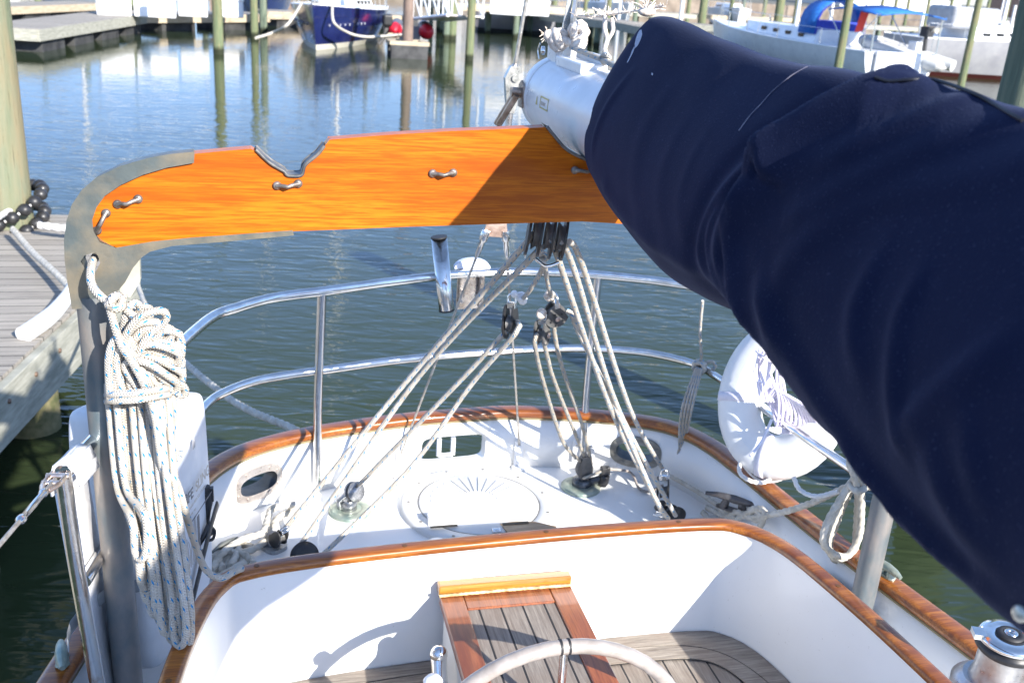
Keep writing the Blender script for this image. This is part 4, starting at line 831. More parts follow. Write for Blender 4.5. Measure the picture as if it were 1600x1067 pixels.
deck_block(Z(1050, 803, .035), (.3, -.9, .2), (.9, .3, -.2), 'black block lying low against the coaming rail on the right', 1.2)
line([Z(924, 742, .055) if 0 else rbp + Vec(.02, -.006, -.02), V(912, 747, cR.y - .02), a1 + Vec(-.004, -.002, .024)], .0045, ROPEO, 'sheet_tail', 'taut sheet tail between the ratchet block and its cam cleat', 'rope')
line([a1 + Vec(.012, -.002, .028), Z(985, 738, .03), Z(998, 762, .012), Z(1012, 768, .008), Z(1026, 763, .012), Z(1036, 758, .03)], .0042, ROPEB, 'sheet_tail', 'slack speckled tail looping from the cam cleat along the deck', 'rope')

# ================================================================ COILED LINE ON THE GALLOWS
rc = .0067
b = B(); rnd = random.Random(3)
VC = 1.70
def W(px, py, d=0): return V(px, py, VC + d)
ties = []
for i in range(13):   # long hanging loops
    t_ = i / 12; x0 = 170 + t_ * 80 + rnd.uniform(-3, 3); x1 = x0 + 10 + rnd.uniform(-2, 6); by = 880 + 125 * math.sin(min(1, t_ * 1.25) * math.pi * .5) + rnd.uniform(-14, 8); bx = 216 + t_ * 74 + rnd.uniform(-4, 4)
    d0 = rnd.uniform(-.05, .02); d1 = d0 + rnd.uniform(-.02, .02)
    b.tube([W(x0, 600, d0), W(x0 + 3, 640, d0), W((x0 * .62 + bx * .38) - 3, 760, d0 - .04), W(bx - 10, by - 60, d0 - .12), W(bx - 6, by - 14, d0 - .13), W(bx + 3, by, (d0 + d1) / 2 - .13), W(bx + 12, by - 16, d1 - .13), W(bx + 9, by - 70, d1 - .12), W((x1 * .6 + bx * .4) + 2, 760, d1 - .04), W(x1 + 3, 640, d1), W(x1, 600, d1)], rc, 9, ds=.008)
for i in range(17):   # upper bunched loops, fanning to the right
    t_ = i / 16; ex, ey = 282 - 95 * max(0, .35 - t_) * 2.0, 490 + 118 * t_; ex += rnd.uniform(-6, 6) ; d0 = -.055 + .085 * rnd.random(); sx = 182 + 8 * t_ + rnd.uniform(-4, 10)
    if i < 3: ex, ey = 215 + 22 * i + rnd.uniform(-3, 3), 482 + 6 * i
    b.tube([W(188 + 3 * i * .8, 618, d0), W(sx, 560 + 12 * t_, d0), W((sx + ex) / 2 - 8, (545 + ey) / 2 - 20 + 14 * t_, d0 - .012), W(ex - 8, ey - 9, d0), W(ex + 2, ey, d0 + .008), W(ex - 4, ey + 11, d0 + .012), W((sx + ex) / 2 + 8, (560 + ey) / 2 + 2, d0 + .01), W(sx + 22, 590, d0 + .01), W(203 + 3.4 * i, 622, d0 + .012)], rc, 9, ds=.007)
for i in range(5):
    t_ = i / 4; x = 176 + 9 * i; d0 = -.06 + .01 * i; b.tube([W(x - 4, 625, d0), W(x - 6, 560 + 3 * i, d0), W(x + 6, 528, d0), W(x + 22, 545 + 10 * i, d0), W(x + 48, 600, d0), W(x + 60, 640, d0), W(252 + 4 * i, 700, d0), W(262 + 6 * i, 742 - 8 * i, d0)], rc, 9, ds=.007)
for k in range(2):    # wrapping turns
    yy = 614 + k * 10; b.tube([W(168, yy + 3, -.03), W(176, yy + 2, -.068), W(215, yy, -.085), W(250, yy - 6, -.068), W(262, yy - 8, -.02), W(215, yy - 4, .03), W(176, yy, .02)], rc, 9, closed=True)
hang = [W(150, 400, .06), W(143, 415, .02), W(142, 440, -.015), W(152, 458, -.03), W(172, 474, -.04), W(190, 480, -.04)]
b.tube(hang, rc * 1.05, 10); knot(b, W(180, 472, -.045), .013, .0068, 3, 21)
b.tube([W(172, 482, -.05), W(178, 505, -.065), W(190, 540, -.07), W(215, 580, -.07), W(240, 640, -.07), W(252, 720, -.07), W(262, 760, -.06)], rc, 10); b.tube([W(196, 483, -.045), W(215, 500, -.045), W(232, 520, -.03)], rc, 10)
b.tube([W(262, 742, -.07), W(275, 752, -.07), W(290, 800, -.05), Vec(0, 0, 0) + W(305, 850, .0), Z(322, 890, .39), Z(345, 903, .38), Z(365, 893, .37), Z(378, 888, .36)], rc, 10)
single(b, 'rope_coil', ROPE, 'big hank of white braided line with blue flecks hanging from the left gallows casting', 'rope coil')

# ================================================================ RESCUE BAG ON THE LEFT RAIL
c4 = [Vec(-.798, 1.80, 0), Vec(-.700, 2.15, 0), Vec(-.845, 2.21, 0), Vec(-.948, 1.84, 0)]
bag = thing('rescue_sling_bag', 'white vinyl rescue sling bag strapped upright to the left stern rail behind the gallows post', 'rescue bag', (-.83, 2.0, .08))
b = B(); lv = [(.085, .94), (.10, 1.0), (.3, 1.02), (.5, 1.0), (.565, .97), (.585, .9)]; ctr = sum(c4, Vec(0, 0, 0)) / 4; sh_ = []
for z, s in lv:
    z2 = z
    for i in range(4):
        a_, d_ = c4[i], c4[(i + 1) % 4]
        for k in range(8):
            t_ = k / 8; p = a_.lerp(d_, t_); out_ = (p - ctr).normalized() * (.010 * math.sin(math.pi * t_)); q = ctr + (p + out_ - ctr) * s
            if k == 0: q = ctr + (p - ctr) * s * .975
            q.z = z2 + (.115 - .33 * (q.y - 1.80)) * ((z - .085) / .5) + .004 * mn.noise(q * 9); sh_.append(q)
n8 = 32; fs = [(i * n8 + k, i * n8 + (k + 1) % n8, (i + 1) * n8 + (k + 1) % n8, (i + 1) * n8 + k) for i in range(len(lv) - 1) for k in range(n8)] + [tuple(range(n8))[::-1], tuple(range((len(lv) - 1) * n8, len(lv) * n8))]
b.add(sh_, fs); bo = b.build('bag_body', BAGM, bag); md = bo.modifiers.new('s', 'SUBSURF'); md.levels = 1; md.render_levels = 2
fx = (c4[1] - c4[0]).normalized(); fn_ = Vec(fx.y, -fx.x, 0); slope = Vec(0, 0, 0)
fxs = fx.copy(); fy = fn_.cross(fxs).normalized() * -1
if fy.z < 0: fy = -fy
def face_pt(a, h): return c4[0] + fx * a + Vec(0, 0, h) + fn_ * .0175
def ftxt(nm, s, sz, a, h, m, bold=0):
    M = Matrix.Translation(face_pt(a, h)) @ Matrix((fxs, fy, fn_)).transposed().to_4x4(); return text(nm, s, sz, M, m, bag, .0002, bold)
ftxt('bag_lettering', 'LIFE', .034, 0.135, .405, INK, .0008); ftxt('bag_lettering', 'SLING', .034, 0.208, .405, INKB, .0006)
ftxt('bag_small_print', 'OVERBOARD RESCUE SYSTEM', .0105, .130, .385, INKB); ftxt('bag_small_print', 'Save this way', .009, .155, .368, INKB)
Mf = Matrix((fxs, fy, fn_)).transposed()
b = B(); b.box(face_pt(.23, .352), (.17, .003, .0006), Mf); b.build('printed_rule', INK, bag); b = B(); b.box(face_pt(.215, .295), (.014, .10, .0006), Mf); b.build('printed_panel', INK, bag)
b = B()
for k in range(6): b.tube([face_pt(.140 + k * .010, .33 - .012 * (k % 2)), face_pt(.148 + k * .010, .28 + .01 * (k % 3)), face_pt(.138 + k * .010, .25)], .0007, 4)
b.build('printed_drawing', INKB, bag); b = B()
for k in range(5): b.box(face_pt(.150, .409 + k * .0055), (.020 - k * .0035, .003, .0006), Mf)
b.build('printed_emblem', INK, bag)
b = B(); b.box(face_pt(.21, .52), (.016, .020, .0006), Mf); b.build('faded_patch', mat('faded_print', (.42, .40, .40), .6), bag)
# dark straps and buckles at the bag's lower right
b = B(); b.tube([face_pt(.10, .13) + fn_ * .002, face_pt(.18, .20) + fn_ * .004, face_pt(.27, .27) + fn_ * .004, face_pt(.345, .30)], .011, 10, flat=.3); b.build('strap', BLACK, bag)
b = B(); q = V(322, 790, 2.10); b.tube([q + Vec(0, 0, .05), q + Vec(.004, 0, .01), q + Vec(-.002, 0, -.04), q + Vec(.006, 0, -.075)], [.010, .013, .008, .010], 10); b.box(q + Vec(.004, 0, .030), (.028, .014, .034)); b.tube([q + Vec(0, 0, -.05), q + Vec(.016, 0, -.065), q + Vec(.010, 0, -.09), q + Vec(-.012, 0, -.085), q + Vec(0, 0, -.05)], .004, 8)
b.build('side_buckle', BLACK, bag, .002)
b = B(); q = V(302, 862, 2.04); b.box(q, (.036, .018, .022), Matrix.Rotation(.5, 3, 'Y')); b.box(q + Vec(-.018, 0, -.018), (.018, .016, .024)); b.tube([q, q + Vec(.02, 0, .03), q + Vec(.035, .02, .055)], .006, 8); b.build('lower_buckle', BLACK, bag, .003)
b = B(); b.tube([Vec(-.925, 1.60, .33), Vec(-.93, 1.66, .325), Vec(-.90, 1.73, .325), Vec(-.86, 1.77, .325), Vec(-.80, 1.79, .32)], .014, 10, flat=.12, up=(0, 0, 1)); b.build('grey_strap', mottled('grey_band', (.20, .21, .22), (.3, .31, .31), 30), bag)
b = B(); ra = smooth_path([Vec(-.909, 1.605, .672), Vec(-.900, 1.64, .670), Vec(-.891, 1.685, .668)], .02); rows = []
for (du, dz) in ((-.020, -.045), (-.0185, -.01), (-.012, .012), (0, .0175), (.014, .012), (.022, -.010), (.026, -.03)): rows.append([p + Vec(du, 0, dz) for p in ra])
for r0_, r1_ in zip(rows[:-1], rows[1:]): b.strip(r0_, r1_)
fo = b.build('bag_flap', BAGM, bag); md = fo.modifiers.new('t', 'SOLIDIFY'); md.thickness = .004
b = B(); b.strip([Vec(-.93, 1.66, .60), Vec(-.90, 1.78, .60)], [Vec(-.90, 1.66, .12), Vec(-.87, 1.78, .12)]); fo = b.build('bag_side', BAGM, bag); md = fo.modifiers.new('t', 'SOLIDIFY'); md.thickness = .004
# lifeline with turnbuckle
ll = thing('lifeline', 'stainless lifeline wire with a turnbuckle leading forward from the left pushpit end', 'lifeline', (-.93, 1.4, .5))
e0 = V(92, 742, 1.58); e1 = V(-30, 885, 1.25); d = (e1 - e0).normalized()
b = B(); b.cyl(e0 + d * .02, e1 + d * .6, .0035, n=8); b.build('wire', WIRE, ll)
b = B(); b.lathe([(.004, 0), (.007, .002), (.007, .012), (.0045, .016), (.0052, .06), (.0045, .10), (.007, .105), (.007, .115), (.003, .12)], e0 + d * .07, d, 14); b.build('turnbuckle', STEEL, ll)
b = B(); sd_ = d.cross(Vec(0, 0, 1)).normalized()
for s in (-1, 1): b.tube([e0 + sd_ * .012 * s - d * .01, e0 + sd_ * .012 * s + d * .04, e0 + sd_ * .004 * s + d * .07], .0045, 8)
b.cyl(e0 + sd_ * -.018 + d * .005, e0 + sd_ * .018 + d * .005, .005); b.cyl(e0 + sd_ * -.016 + d * .035, e0 + sd_ * .016 + d * .035, .004); b.build('jaw', mottled('warm_steel', (.60, .45, .38), (.75, .68, .62), 40, (.15, .3), .9), ll)

# ================================================================ LIFEBUOY, HANGING LINES ON THE RIGHT
def horse(c, ax, up, R, r, a0=0, a1=360, n=56):
    pass
bc = V(1224, 622, 2.30); bt = thing('life_ring', 'white vinyl life ring hanging outside the right stern rail half behind the navy cover', 'life ring', bc)
axb = (Vec(-.72, -.64, .30)).normalized(); ub = Vec(0, 0, 1); ub = (ub - axb * ub.dot(axb)).normalized(); sb_ = ub.cross(axb)
pts = [bc + sb_ * math.cos(a) * .122 + ub * math.sin(a) * .170 for a in [2 * math.pi * k / 40 for k in range(40)]]
b = B(); b.tube(pts, .050, 24, closed=True, ds=.015, up=axb, flat=1.26); b.build('ring_body', BUOYM, bt)
for ang in (-92, -170, 20):
    a = math.radians(ang); p = bc + sb_ * math.cos(a) * .122 + ub * math.sin(a) * .170; tg = (sb_ * -math.sin(a) * .13 + ub * math.cos(a) * .175).normalized(); rad = (p - bc).normalized()
    b = B(); 
    A_ = [p + (rad * math.cos(t) * .0645 + axb * math.sin(t) * .0515) - tg * .013 for t in [2 * math.pi * k / 30 for k in range(30)]]; C_ = [q + tg * .026 for q in A_]; b.strip(A_, C_, True, True)
    o = b.build('strap', WEB, bt); md = o.modifiers.new('t', 'SOLIDIFY'); md.thickness = .002
b = B(); gl = []
for k in range(24):
    a = 2 * math.pi * k / 24; rr_ = 1.40 + .10 * math.cos(4 * a); gl.append(bc + sb_ * math.cos(a) * .122 * rr_ + ub * math.sin(a) * .170 * (rr_ - .07) - axb * .0)
b.tube(gl, .0038, 14, closed=True, laid=8); b.build('grab_line', LAIDW, bt)
b = B(); rnd = random.Random(9)
def BV(px, py, d=0): return V(px, py, 2.22 + d)
for i in range(9): x = 1186 + i * 5; b.tube([BV(x + 2, 545 + 3 * (i % 3), -.02 * (i % 3)), BV(x - 3 + rnd.uniform(-6, 4), 575, -.01 * i % .03), BV(x - 2, 600 + rnd.uniform(-4, 4), 0), BV(x + 3, 628, -.01)], .0038, 8)
b.tube([BV(1182, 548), BV(1195, 560, -.03), BV(1215, 566, -.03), BV(1228, 560)], .004, 8); b.tube([BV(1180, 575), BV(1178, 590), BV(1190, 598)], .0035, 8)
for i in range(11):
    w = 12 + 5 * i * .6; x = 1205 + i * 3.6; b.tube([BV(x - 8, 624), BV(x + w * .5, 606 + i * 3, -.02 - .004 * i), BV(x + w, 630 + i * 5, -.02), BV(x + w * .7, 665 + i * 2, -.01), BV(x + 2, 640 + i * 3, .01), BV(x - 10, 622, .01)], .0038, 8, closed=False)
for i in range(5): b.tube([BV(1196 + i * 5, 668, -.02), BV(1215 + i * 6, 676, -.03), BV(1235 + i * 4, 672, -.02)], .0035, 8)
single(b, 'floating_line', WLINE, 'bunched white floating line stuffed through the hole of the life ring', 'rope coil')
b = B(); b.tube([Z(1240, 742, .20), Z(1215, 735, .22), Z(1190, 716, .24)], .007, 10, flat=.4); b.tube([V(1206, 655, 2.1), V(1190, 690, 2.08), V(1172, 712, 2.05)], .004, 8); single(b, 'buoy_lashing', WEB, 'pale webbing lashing under the life ring across the right rail', 'strap')
b = B(); b.ball(Z(1205, 740, .23), (.014, .010, .012)); b.ball(Z(1200, 735, .225), (.010, .012, .008)); single(b, 'signal_tag', RED, 'small red tag showing under the life ring on the right rail', 'tag')
b = B(); q = [Z(1172, 714, .24), Z(1158, 722, .24), Z(1156, 738, .24), Z(1170, 750, .23), Z(1192, 754, .22), Z(1208, 744, .22), Z(1212, 736, .22)]; b.tube(q, .006, 16, laid=8)
single(b, 'rope_loop', LAIDW, 'single stiff loop of white rope on the right rail below the life ring', 'rope')
# line tied on the lower rail with a hank hanging under it
b = B(); kp = Vec(*Z(1090, 571, .415)); 
b.tube([V(1098, 470, 2.52), V(1094, 520, 2.56), kp + Vec(.004, -.01, .03), kp], .0046, 9); knot(b, kp + Vec(0, -.008, 0), .020, .006, 4, 31); b.tube([kp + Vec(.01, 0, 0), kp + Vec(.04, -.01, .016), kp + Vec(.055, -.01, 0), kp + Vec(.04, -.008, -.014), kp + Vec(.012, 0, -.006)], .0055, 9)
for i in range(4): b.tube([kp + Vec(-.008 + .004 * i, -.012 - .004 * i, 0), V(1068 + 5 * i, 630, 2.55 - .008 * i), V(1062 + 4 * i, 672, 2.58), V(1062 + 2 * i, 698, 2.6)], .0042, 9)
q0 = V(1062, 700, 2.60); b.tube([q0, V(1055, 720, 2.62), Z(1044, 742, .02)], .0044, 9)
single(b, 'flag_halyard', ROPE, 'speckled thin line knotted on the right lower rail with a narrow hank below', 'rope')
# heavy laid rope from the right cleat to the hank on the rail
b = B(); rl = .0088
b.tube([ZD(1045, 742, .015), ZD(1090, 768, .012), ZD(1130, 795, .014), ZD(1150, 806, .02)], .007, 16, laid=8)
single(b, 'mooring_line', LAID, 'thin laid rope lying on the aft deck from the right hawse to the dark cleat', 'rope')
b = B(); kk = Z(1340, 752, .40); e = ZD(1190, 806, .06)
b.tube([ZD(1130, 812, .02), ZD(1150, 800, .05), ZD(1172, 808, .03), e, e.lerp(kk, .25) - Vec(0, 0, .012), e.lerp(kk, .5) - Vec(0, 0, .016), e.lerp(kk, .75) - Vec(0, 0, .010), kk], rl, 18, laid=8)
b.tube([ZD(1098, 800, .02), ZD(1112, 812, .02), ZD(1140, 815, .03), ZD(1165, 803, .05), ZD(1182, 797, .05), ZD(1192, 810, .04), ZD(1188, 822, .02)], rl, 18, laid=8); b.tube([ZD(1105, 793, .02), ZD(1125, 803, .045), ZD(1150, 812, .04), ZD(1130, 798, .05), ZD(1122, 788, .03)], rl, 18, laid=8)
b.tube([ZD(1172, 797, .06), ZD(1190, 795, .07), ZD(1196, 806, .05), ZD(1180, 812, .05)], rl, 18, laid=8, closed=True)
single(b, 'dock_rope', LAID, 'thick laid rope hitched on the dark deck cleat and led up to the right rail', 'rope')
b = B(); VK = 1.88
def K(px, py, d=0): return V(px, py, VK + d)
for i in range(4):
    o = i * 9; d_ = -.02 * i + .03; b.tube([K(1342 - i * 2, 745, d_), K(1322 - i * 3, 780, d_), K(1298 - i * 5 + 8, 820, d_), K(1290 - i * 3 + 6, 850, d_), K(1302 + i, 872 - i * 2, d_), K(1318 + i * 2, 877 - i * 3, d_), K(1334 + i, 865 - i * 5, d_), K(1338 + i * 2, 830, d_), K(1340 + i * 2, 790, d_), K(1340 + i * 2, 750, d_)], rl, 18, laid=8)
b.tube([K(1330, 700, -.02), K(1328, 725, -.04), K(1340, 748, -.05), K(1365, 762, -.04), K(1385, 755, 0), K(1370, 745, .03)], rl, 18, laid=8); b.tube([K(1328, 715, .02), K(1332, 735, -.04), K(1352, 748, -.05), K(1372, 742, -.02)], rl, 18, laid=8); b.tube([K(1350, 720, -.02), K(1335, 745, -.05), K(1345, 765, -.04)], rl, 18, laid=8); b.tube([K(1326, 756, -.03), K(1342, 768, -.06), K(1356, 756, -.05)], rl, 18, laid=8)
single(b, 'rope_hank', LAID, 'looped hank of thick laid rope hung on the right rail beside the gallows post', 'rope coil')
line([K(1240, 745, .1), K(1250, 765, .08), K(1275, 775, .04), K(1310, 768, 0)], .006, LAIDW, 'rope_tail', 'thin white tail sagging from the life ring to the hank of laid rope', 'rope', laid=8)
# rope heap at the left deck cleat
b = B(); rq = .0098
hp = [[(300, 905), (322, 885), (345, 876), (372, 872), (390, 884)], [(318, 878), (340, 868), (362, 862), (384, 868), (395, 880)], [(330, 890), (350, 862), (380, 842), (410, 832), (418, 812), (425, 795), (445, 790), (462, 788)],
      [(345, 895), (365, 868), (395, 858), (420, 840), (432, 812), (452, 800), (468, 795)], [(360, 885), (372, 856), (352, 850), (338, 866), (348, 888)], [(335, 905), (360, 892), (382, 878)], [(395, 855), (372, 850), (355, 858), (345, 875), (352, 898)]]
for i, q in enumerate(hp): b.tube([Z(x, y, .02 + .012 * (i % 3)) for x, y in q], rq, 18, laid=8)
single(b, 'rope_heap', LAID, 'tangled heap of thick laid rope around the left deck cleat behind the coaming', 'rope coil')
# ================================================================ LEFT DOCK, BIG PILINGS, DOCK LINES
def timber_f(c0, c1, c2, st=(8, 8, .6), wet=True, bm=.5):
    def f(t, b):
        n = noise(t, coord(t, st), 2.2, 8, .65, .5); k = noise(t, coord(t, (2, 2, .7)), 1.6, 4)
        c = ramp(t, n, [(.3, c0), (.52, c1), (.72, c2)]); c = mix(t, ramp(t, k, [(.45, (0, 0, 0)), (.62, (.6,) * 3)]), c, c2)
        if wet:
            cc = N(t, 'ShaderNodeNewGeometry'); s = N(t, 'ShaderNodeSeparateXYZ'); L(t, cc.outputs['Position'], s.inputs[0])
            g = math_(t, 'ADD', s.outputs[2], math_(t, 'MULTIPLY', noise(t, coord(t), 6, 4), .3)); c = mix(t, ramp(t, math_(t, 'ADD', g, 2), [(.88, (1, 1, 1)), (1.08, (0, 0, 0))]), c, (.03, .035, .02))
        L(t, c, b.inputs['Base Color']); cr = noise(t, coord(t, (22, 22, .9)), 3, 6, .7); c2_ = mix(t, ramp(t, cr, [(.60, (0, 0, 0)), (.68, (.8,) * 3)]), c, tuple(k * .35 for k in c0)); L(t, c2_, b.inputs['Base Color']); bump(t, b, math_(t, 'SUBTRACT', n, cr), bm * 1.5, .03)
    return f
PILE = mat('treated_piling', (.3, .3, .18), .85, 0, 0, .2, timber_f((.10, .14, .075), (.16, .19, .105), (.24, .20, .11)))
PILE2 = mat('dark_treated_piling', (.2, .22, .16), .85, 0, 0, .2, timber_f((.07, .10, .08), (.15, .19, .14), (.23, .24, .17)))
PILEN = mat('near_piling_timber', (.3, .3, .18), .85, 0, 0, .2, timber_f((.13, .17, .105), (.20, .21, .14), (.27, .20, .11), (7, 7, .35), False, .35))
def plank_f(axis, pitch, base=((.17, .155, .135), (.33, .30, .26), (.46, .42, .36))):
    def f(t, b):
        cc = N(t, 'ShaderNodeTexCoord'); sx = N(t, 'ShaderNodeSeparateXYZ'); L(t, cc.outputs['Object'], sx.inputs[0])
        s = [30, 30, 30]; s[1 - axis] = 1.2; g = noise(t, coord(t, tuple(s)), 1.6, 8, .7)
        p = math_(t, 'DIVIDE', math_(t, 'ADD', sx.outputs[axis], 50), pitch); wn = N(t, 'ShaderNodeTexWhiteNoise', _noise_dimensions='1D'); L(t, math_(t, 'FLOOR', p), wn.inputs['W'])
        c = ramp(t, g, [(.3, base[0]), (.5, base[1]), (.75, base[2])]); c = mix(t, math_(t, 'MULTIPLY', wn.outputs[0], .35), c, base[0])
        seam = math_(t, 'GREATER_THAN', math_(t, 'ABSOLUTE', math_(t, 'SUBTRACT', math_(t, 'FRACT', p), .5)), .47); c = mix(t, seam, c, (.03, .03, .025))
        L(t, c, b.inputs['Base Color']); bump(t, b, math_(t, 'SUBTRACT', g, seam), .5, .008)
    return f
PLANK = mat('weathered_planks', (.3, .28, .24), .85, 0, 0, .2, plank_f(1, .14))
FASC = mottled('grey_timber_edge', (.24, .24, .20), (.40, .39, .33), 5, (.8, .9), 0, 0, .3, (1, 1, 6), spec=.2)
FASCT = mottled('tan_timber_edge', (.36, .29, .20), (.50, .42, .31), 3, (.8, .9), 0, 0, .3, (1, 1, 6), spec=.2)
FLOATM = mottled('black_float', (.02, .02, .022), (.06, .06, .06), 3, (.6, .8))
def zgrid(poly, z0, z1):
    b = B(); n = len(poly); a = [Vec(p.x, p.y, z1) for p in poly]; c_ = [Vec(p.x, p.y, z0) for p in poly]
    return b.add(a + c_, [tuple(range(n)), tuple(range(n, 2 * n))[::-1]] + [(i, (i + 1) % n, n + (i + 1) % n, n + i) for i in range(n)], False)
DZ = -.6
C1 = Z(203, 402, DZ); N0 = Z(0, 590, DZ); C1b = C1; near0 = N0 + (N0 - C1) * 1.6; F1 = Z(150, 337, DZ); F0 = Z(60, 335, DZ); F00 = F0 + (F0 - F1) * 14
dk = thing('fixed_dock', 'grey planked timber dock at the left with a broad pale edge board over the water', 'dock', (-2.5, 6.5, WZ))
zgrid([near0, C1, F1, F00, Vec(F00.x - 4, near0.y, 0)], DZ - .045, DZ).build('deck_planks', PLANK, dk)
b = B(); dn_ = (C1 - near0); dn_.z = 0; dn_.normalize(); on_ = Vec(dn_.y, -dn_.x, 0)
for k in range(60):
    pass
edge = [near0, C1]
for (p, q, h) in ((near0, C1, .30), (C1, F1, .22)):
    d_ = (q - p).normalized(); o_ = Vec(d_.y, -d_.x, 0); b = B(); M = Matrix((d_, o_, Vec(0, 0, 1))).transposed(); m = (p + q) / 2; b.box(Vec(m.x, m.y, DZ - .015 - h / 2) + o_ * .03, ((q - p).length + .04, .055, h), M); b.build('edge_board', FASC, dk, .006)
b = B()
for t_ in np.linspace(.30, .97, 12): p = near0.lerp(C1, float(t_)); b.lathe([(.014, 0), (.014, .008), (0, .012)], Vec(p.x, p.y, DZ - .10 - .08 * (int(t_ * 100) % 2)) + on_ * .058, on_, 10)
b.build('edge_bolt', mottled('rusty_bolt', (.12, .07, .04), (.2, .13, .09), 50), dk); dk.children[-1]['kind'] = 'stuff'
for k, (px, py) in enumerate(((52, 668), (-60, 900))):
    p = Z(px, py, WZ); b = B(); b.lathe([(.17, -.4), (.165, .2), (.16, DZ - WZ - .05)], p, n=26); b.build('support_pile', mottled('algae_pile', (.07, .08, .03), (.20, .17, .09), 12, (.7, .9), 0, 0, .5), dk)
def piling(p, r, top, lab, m=PILE, grp='timber mooring pilings standing in the harbour', lean=(0, 0), name='mooring_piling', cap=False):
    b = B(); p = Vec(p.x, p.y, WZ - .5); n = 26; z_ = [0, .5, 1.2, 2, 3, max(3.4, top - WZ + .5)]; vs = []
    for i, h in enumerate(z_):
        for k in range(n): a = 2 * math.pi * k / n; rr = r * (1 - .035 * i) * (1 + .03 * mn.noise(Vec(math.cos(a) * 1.5, math.sin(a) * 1.5, h * .5 + p.x))); vs.append(p + Vec(math.cos(a) * rr + lean[0] * h, math.sin(a) * rr + lean[1] * h, h))
    b.add(vs, [(i * n + k, i * n + (k + 1) % n, (i + 1) * n + (k + 1) % n, (i + 1) * n + k) for i in range(len(z_) - 1) for k in range(n)]); b.add(vs[-n:], [tuple(range(n))], False)
    if cap: b.lathe([(r * .9, 0), (r * .9, .02), (0, r * 1.1)], Vec(p.x + lean[0] * z_[-1], p.y + lean[1] * z_[-1], p.z + z_[-1]), n=n)
    return tag(b.build(name, m, None, origin=p), lab, 'piling', grp)
pL = Vec(-2.285 - .205, 8.30, 0); piling(pL, .215, 1.9, 'thick pale green timber piling at the left edge wrapped by black rope beads', PILEN, None)
pR = Z(1414, 815, WZ); piling(Vec(pR.x + .15, pR.y, 0), .17, 1.9, 'dark weathered timber piling at the right edge behind the navy cover', PILE2, None)
# rope beads round the left piling
bt_ = thing('rope_beads', 'double string of black plastic beads looped round the thick left piling', 'rope beads', (-2.3, 8.2, -.6))
b = B(); bd_ = []
for (z0, r0, n0, tilt) in ((-.47, .275, 18, .16), (-.60, .275, 18, .10)):
    for k in range(n0): a = 2 * math.pi * k / n0 + .2; q = Vec(pL.x + math.cos(a) * r0, pL.y + math.sin(a) * r0, z0 + tilt * math.cos(a) * .8 + .07 * math.sin(a)); bd_.append(q)
for q in bd_:
    b = B(); b.ball(q, (.052, .052, .048), 18); o = b.build('bead', BLACK, bt_)
b = B(); b.tube(bd_[:18], .012, 8, closed=True); b.tube(bd_[18:], .012, 8, closed=True); b.build('cord', LAIDW, bt_)
line([Z(-20, 352, -.45), Z(10, 332, -.45), Z(25, 326, -.46)], .022, LAIDW, 'dock_line', 'short thick white rope end left of the black beads on the piling', 'rope', laid=8)
line([Z(62, 352, -.5), Z(90, 356, -.5), Z(140, 362, -.5), Z(200, 385, -.56)], .028, LAIDW, 'dock_line', 'thick white laid dock line leading right from the beads behind the gallows', 'rope', laid=8)
line([Z(20, 358, -.5), Z(50, 393, -.52), Z(85, 425, -.5), Z(112, 452, -.48)], .022, LAID, 'dock_line', 'tight worn rope slanting down from the beads to the white chafe hose', 'rope', laid=8)
b = B(); b.tube([Z(114, 444, -.47), Z(106, 462, -.48), Z(85, 488, -.52), Z(60, 508, -.55), Z(36, 524, -.57)], [.030, .038, .045, .050, .050], 14); single(b, 'chafe_hose', WHITEP, 'slit white plastic chafe hose lying over the edge of the left dock', 'hose')
line([Z(196, 388, -.45), Vec(-1.05, 4.5, -.10), Vec(-.72, 3.35, .05), Z(458, 670, .15), Vec(-.40, 2.72, .13)], .0125, LAID, 'mooring_line', 'laid mooring line stretched over the water from the dock to the left stern quarter', 'rope', laid=8)

# ================================================================ FAR DOCKS
def G(px, py): return Z(px, py, WZ)
def dock(pts, width, ztop, name, lab, fas, h=.22, floats=True, piles=None, posts=0):
    t = thing(name, lab, 'dock', (pts[0].x, pts[0].y, WZ)); back = []
    for i in range(len(pts) - 1):
        p, q = pts[i], pts[i + 1]; d = Vec(q.x - p.x, q.y - p.y, 0); ln = d.length; d.normalize(); o = Vec(-d.y, d.x, 0); M = Matrix((d, o, Vec(0, 0, 1))).transposed(); m = (p + q) / 2
        b = B(); b.box(Vec(m.x, m.y, ztop - .03 - .002 * i) + o * (width / 2), (ln, width, .06), M); b.build('planking', PLANK, t)
        b = B(); b.box(Vec(m.x, m.y, ztop - .01 - h / 2) + o * -.03, (ln + .05, .06, h), M); b.box(Vec(p.x, p.y, ztop - .01 - h / 2) - d * .03 + o * (width / 2), (.06, width, h), M); b.build('edge_board', fas, t)
        n = int(ln / 2.2); b = B()
        for k in range(n):
            c = p + d * (ln * (k + .5) / n)
            if floats: b.box(Vec(c.x, c.y, (WZ - .2 + ztop - h) / 2) + o * (width / 2), (1.6, width - .12, ztop - h - WZ + .2), M)
            else:
                for s in (.12, width - .12): b.cyl(Vec(c.x, c.y, WZ - .4) + o * s, Vec(c.x, c.y, ztop - .06) + o * s, .15, n=12)
        b.build('floats' if floats else 'support_piles', FLOATM if floats else PILE2, t); t.children[-1]['kind'] = 'stuff'
    return t
TOPA = WZ + .62
dock([G(62, 84), G(228, 51)], 1.7, TOPA, 'floating_dock', 'grey floating finger dock at the top left with black floats under its near end', FASC, .30)
dock([G(229, 50), G(420, 47)], 1.7, TOPA - .01, 'floating_dock', 'tan edged floating dock behind the nearest green piling carrying the white boxes', FASCT, .30)
